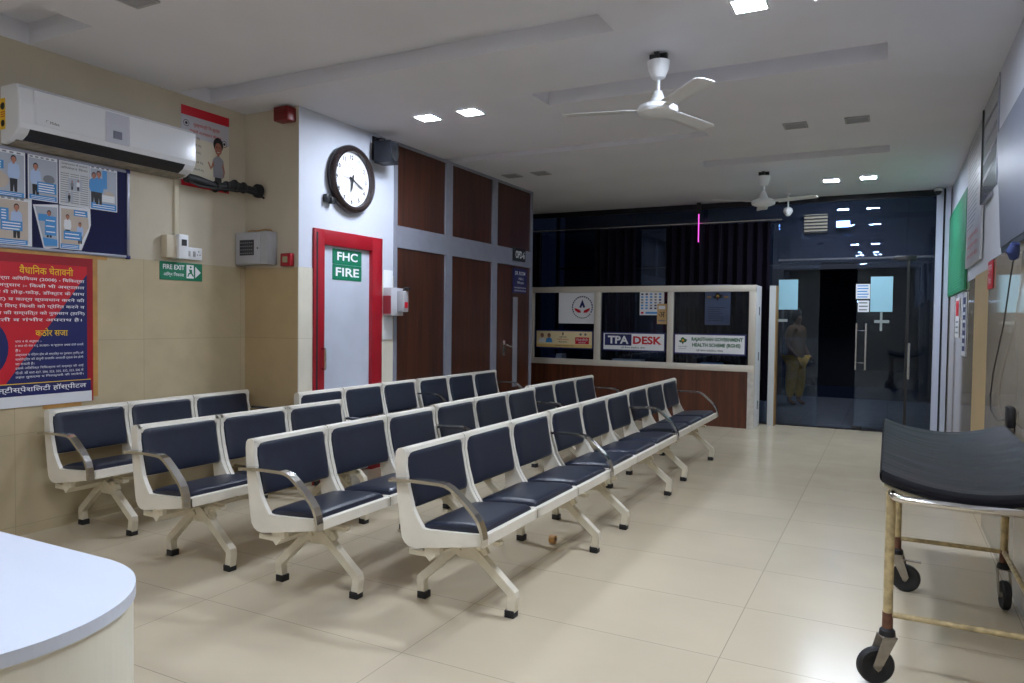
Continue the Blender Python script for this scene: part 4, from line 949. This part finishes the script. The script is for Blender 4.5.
s = right_sheet(9.0, 1.18); s.slab(0, 0, .45, .65, .004, PAPER); s.rect(.06, .05, .39, .6, BLUEP); [s.rect(.1, .1+.08*k, .35, .13+.08*k, WHP, .0015) for k in range(6)]
single('blue_leaflet', s.b, 'tall blue and white leaflet below the boards on right wall', 'leaflet')
s = right_sheet(9.9, 1.35); s.slab(0, 0, .5, .45, .004, PAPER); s.rect(.05, .25, .45, .42, REDP); [s.rect(.06, .05+.06*k, .42, .07+.06*k, INKG, .0015) for k in range(3)]
single('red_leaflet', s.b, 'small white leaflet with red heading under the green board', 'leaflet')
s = right_sheet(6.38, 1.76, .634); s.slab(0, 0, .28, .20, .004, REDP); s.text('धूम्रपान', .14, .11, .06, WHP, w=.2); s.text('निषेध', .14, .03, .055, WHP, w=.14)
single('red_sticker', s.b, 'small red sign with white letters below the television', 'sign')
# television
tv = thing('television', 'wall television seen edge-on at the right edge of the photo', 'television', (.62, 5.0, 2.0))
rot = Matrix.Rotation(radians(-3), 4, 'Y'); c = Vector((.618, 5.0, 2.37))
b = B(); b.box(-.02, .03, -.60, .60, -.41, .36, mat('grey_tv_bezel', srgb(70, 74, 84), .3), .006); b.v = [rot @ v + c for v in b.v]; obj('casing', b, tv)
b = B(); b.box(-.024, -.02, -.585, .585, -.375, .345, mat('tv_screen_glare', srgb(92, 96, 110), .42)); b.v = [rot @ v + c for v in b.v]; obj('screen', b, tv)  # the grey base colour holds the ceiling's reflection on the screen
b = B(); b.box(.0, .028, -.2, .2, -.2, .2, BLACK); b.v = [rot @ v + c for v in b.v]; obj('wall_mount', b, tv)
s = Sheet(rot @ Vector((-.021, .02, -.40)) + c, (0, -1, 0), (0, 0, 1), (-1, 0, 0)); s.text('LG', 0, 0, .014, WHP); obj('badge', s.b, tv)
b = B(); b.tube([(.62, 4.95, 1.96), (.61, 5.02, 1.82), (.612, 5.30, 1.5), (.615, 5.75, 1.18), (.615, 5.86, 1.02), (.615, 5.80, .93), (.615, 5.5, .90), (.615, 5.2, .93), (.615, 5.0, .98)], .0042, RUB, n=7); b.box(.60, .637, 4.9, 5.02, .92, 1.04, BLACK, .01)
single('hanging_cable', b, 'black cable hanging in a loop on the glossy right wall', 'cable')
BLC = mat('blue_cloth', srgb(48, 76, 150), .6)
b = B(); b.tube([(.60, 4.82, 1.95), (.59, 4.84, 1.91), (.60, 4.86, 1.87)], [.02, .034, .022], mat('navy_cloth', srgb(34, 50, 100), .6), n=12)
single('blue_bundle', b, 'small blue bundle hanging under the television', 'bundle')

# ------------------------------------------------------------------ security cameras
t = thing('dome_camera', 'small white dome camera in the corner above the right jamb', 'camera', (.5, 11.1, 3.2))
b = B(); b.lathe([(.035, 0), (.05, -.02), (.045, -.05)], (.52, 11.12, ZC), WPL, n=18); obj('mount', b, t)
b = B(); b.lathe([(.045, -.05), (.04, -.075), (.022, -.095), (.001, -.1)], (.52, 11.12, ZC), BLACK, n=18); obj('lens_dome', b, t)
t = thing('security_camera', 'white security camera hanging right of the far ceiling fan', 'camera', (-1.3, 10.9, 3.0))
b = B(); b.tube([(-1.31, 10.9, ZC), (-1.31, 10.9, 3.10)], .010, WPL); b.lathe([(.03, 0), (.03, -.012)], (-1.31, 10.9, ZC), WPL, n=14); obj('stem', b, t)
b = B(); b.lathe([(.02, .06), (.055, .04), (.065, 0), (.05, -.03), (.028, -.06), (.001, -.07)], (-1.31, 10.9, 3.06), WPL, n=20); obj('housing', b, t)

# ------------------------------------------------------------------ reception counter
rc = thing('reception_counter', 'white rounded reception counter at the bottom left corner', 'counter', (-1.9, .1, 0))
def outline(ins=0, n=26):
    x1, y1, r = -1.022-ins, .838-ins, .242-ins*.5
    P = [(-3.0+ins, -.8+ins), (-1.36-ins, -.8+ins)]
    for i in range(n+1):
        a = radians(-14)+i/n*radians(104); P.append((x1-r+r*cos(a), y1-r+r*sin(a)))
    return P + [(-3.0+ins, y1)]
TOPW = mat('white_solid_surface', srgb(203, 209, 222), .35); BODYC = mat('ivory_laminate', srgb(224, 220, 204), .35)
b = B(); b.prism(outline(0), 1.03, 1.05, TOPW, axis='z'); obj('counter_top', b, rc)
b = B(); b.prism(outline(.003), 0, 1.03, BODYC, axis='z'); obj('counter_body', b, rc)

# ------------------------------------------------------------------ stretcher trolley
st = thing('stretcher_trolley', 'old steel stretcher trolley with black mattress and rusty legs by right wall', 'stretcher', (.3, 4.0, 0))
LG = [(.022, 3.39), (.585, 3.39), (.068, 4.63), (.570, 4.63)]
for (x, y) in LG:
    b = B(); b.tube([(x, y, .235), (x, y, .80)], .0185, RUST, n=14); b.tube([(x, y, .235), (x, y, .30)], .0205, mat('brown_rust', srgb(96, 62, 46), .8, noise=.3, nscale=40), n=14); obj('leg', b, st)
b = B()
for (p, q) in (((0), (1)), ((2), (3)), ((1), (3)), ): b.tube([(*LG[p], .292), (*LG[q], .292)], .0125, RUST, n=10)
obj('lower_rail', b, st)
b = B()
b.tube([(LG[0][0], 3.39, .80), (LG[2][0], 4.63, .80)], .0155, RUST); b.tube([(LG[1][0], 3.39, .80), (LG[3][0], 4.63, .80)], .0155, RUST); b.tube([(.068, 4.63, .80), (.57, 4.63, .80)], .0155, RUST)
obj('side_rail', b, st)
b = B(); b.tube([(.045, 3.44, .805), (.03, 3.40, .806), (.026, 3.36, .800), (.038, 3.335, .795), (.065, 3.325, .790), (.3, 3.325, .783), (.545, 3.325, .790), (.575, 3.335, .795), (.59, 3.36, .80), (.585, 3.42, .806)], .0165, CHROME, n=14); obj('push_handle', b, st)
def sag(x): 
    t_ = (x-.30)/.33; return -.070*(1-t_*t_)-.004
YT0, YT1 = 3.37, 5.22
def tilt_(y, x):   # a light dip at the near end
    return 0
b = B()
def tray(u, v): x = -.005+u*.61; return Vector((x, YT0+.005+v*(YT1-YT0-.02), .852+sag(x)))
b.grid(tray, 16, 6, mat('cream_tray', srgb(206, 198, 170), .45)); tr_o = obj('tray', b, st, fix=False); md = tr_o.modifiers.new('t', 'SOLIDIFY'); md.thickness = .012
b = B(); n1, n2 = 26, 60
def mtop(u, v, top=True):
    x = -.015+u*.635; y = YT0-.01+v*(YT1-YT0+.02)
    z = .858+sag(x)+(.05 if top else 0)
    if top:
        cr = .0035*max(0, sin(y*17+2.5*sin(x*4)+2.2*sin(y*4.3)))**5+.0015*sin(y*29+x*6+3*sin(y*2.1))
        z += cr*(1-abs(2*u-1)**6)
    return Vector((x, y, z))
b.grid(lambda u, v: mtop(u, v), n1, n2*2, MATT); b.grid(lambda u, v: mtop(u, v, False), n1, n2, MATT)
b.grid(lambda u, v: mtop(v, 0)*u + mtop(v, 0, False)*(1-u) + Vector((0, -.008*sin(pi*u), 0)), 4, n1, MATT); b.grid(lambda u, v: mtop(v, 1)*u + mtop(v, 1, False)*(1-u), 2, n1, MATT)
b.grid(lambda u, v: mtop(0, v)*u + mtop(0, v, False)*(1-u) + Vector((-.008*sin(pi*u), 0, 0)), 4, n2, MATT); b.grid(lambda u, v: mtop(1, v)*u + mtop(1, v, False)*(1-u), 2, n2, MATT)
obj('mattress', b, st, fix=False)
CH = mat('caster_housing', srgb(150, 142, 130), .45, metal=.4, noise=.15, nscale=30)
def caster(x, y, ang, brake=False):
    """ang: heading of the wheel; the wheel trails behind the swivel"""
    a = radians(ang); d = Vector((cos(a), sin(a), 0)); w = Vector((-sin(a), cos(a), 0)); c = Vector((x, y, .075)) - d*.045
    e = thing_part = B(); e.lathe([(.02, .235), (.03, .225), (.032, .205), (.02, .195)], (x, y, 0), RUB, n=18)
    for q in (-1, 1):
        P = [Vector((x, y, .20))+d*.03+w*.027*q, Vector((x, y, .20))-d*.03+w*.027*q, c-d*.02+w*.027*q+Vector((0, 0, .01)), c+d*.0+w*.027*q-Vector((0, 0, .018)), c+d*.02+w*.027*q+Vector((0, 0, .01))]
        e.add([p+w*t_ for t_ in (0, .003*q) for p in P], [tuple(range(5)), tuple(range(9, 4, -1))]+[(i, i+5, (i+1) % 5+5, (i+1) % 5) for i in range(5)], CH)
    e.obox((x, y, .20), [d, w, (0, 0, 1)], (.03, .03, .003), CH)
    if brake: e.obox(Vector((x, y, .175))-d*.07, [d, w, (0, 0, 1)], (.05, .012, .004), CH)
    f = obj('caster_fork', e, st)
    b = B(); b.lathe([(.045, -.012), (.052, -.017), (.068, -.018), (.075, -.011), (.075, .011), (.068, .018), (.052, .017), (.045, .012)], (0, 0, 0), RUB, n=32, axis='y')
    b.lathe([(.046, -.008), (.046, .008)], (0, 0, 0), mat('grey_wheel_hub', srgb(58, 58, 62), .5), n=24, axis='y'); b.lathe([(.014, -.03), (.014, .03)], (0, 0, 0), CH, n=12, axis='y')
    for k in range(8):
        aa = 2*pi*k/8; b.lathe([(.006, -.0095), (.006, .0095)], (.033*cos(aa), 0, .033*sin(aa)), INK, n=8, axis='y')
    R_ = Matrix.Rotation(a, 4, 'Z'); b.v = [R_ @ v + c for v in b.v]; obj('wheel', b, f)
caster(*LG[0], 25); caster(*LG[1], 70); caster(*LG[2], 172, True); caster(*LG[3], 95)

# ------------------------------------------------------------------ small things on the floor
t = thing('floor_lamp_base', 'tiny dark green electric plug on the floor by the wall bench', 'plug', (-4.9, 3.72, 0))
b = B(); b.box(-4.95, -4.87, 3.70, 3.78, .03, .09, DGP, .01); b.tube([(-4.87, 3.74, .05), (-4.7, 3.76, .04), (-4.55, 3.74, .03)], .005, GPL, n=6); b.box(-4.93, -4.89, 3.72, 3.76, 0, .03, INK); obj('plug_body', b, t)
t.name = 'electric_plug'
b = B(); b.tube([(-1.99, 4.43, .03), (-1.95, 4.43, .03)], .028, TAPE, n=16); b.tube([(-1.995, 4.43, .03), (-1.945, 4.43, .03)], .014, WOOD2, n=12)
single('tape_roll', b, 'small brown tape roll on the floor under the right-hand row', 'tape roll')

bpy.context.view_layer.update()
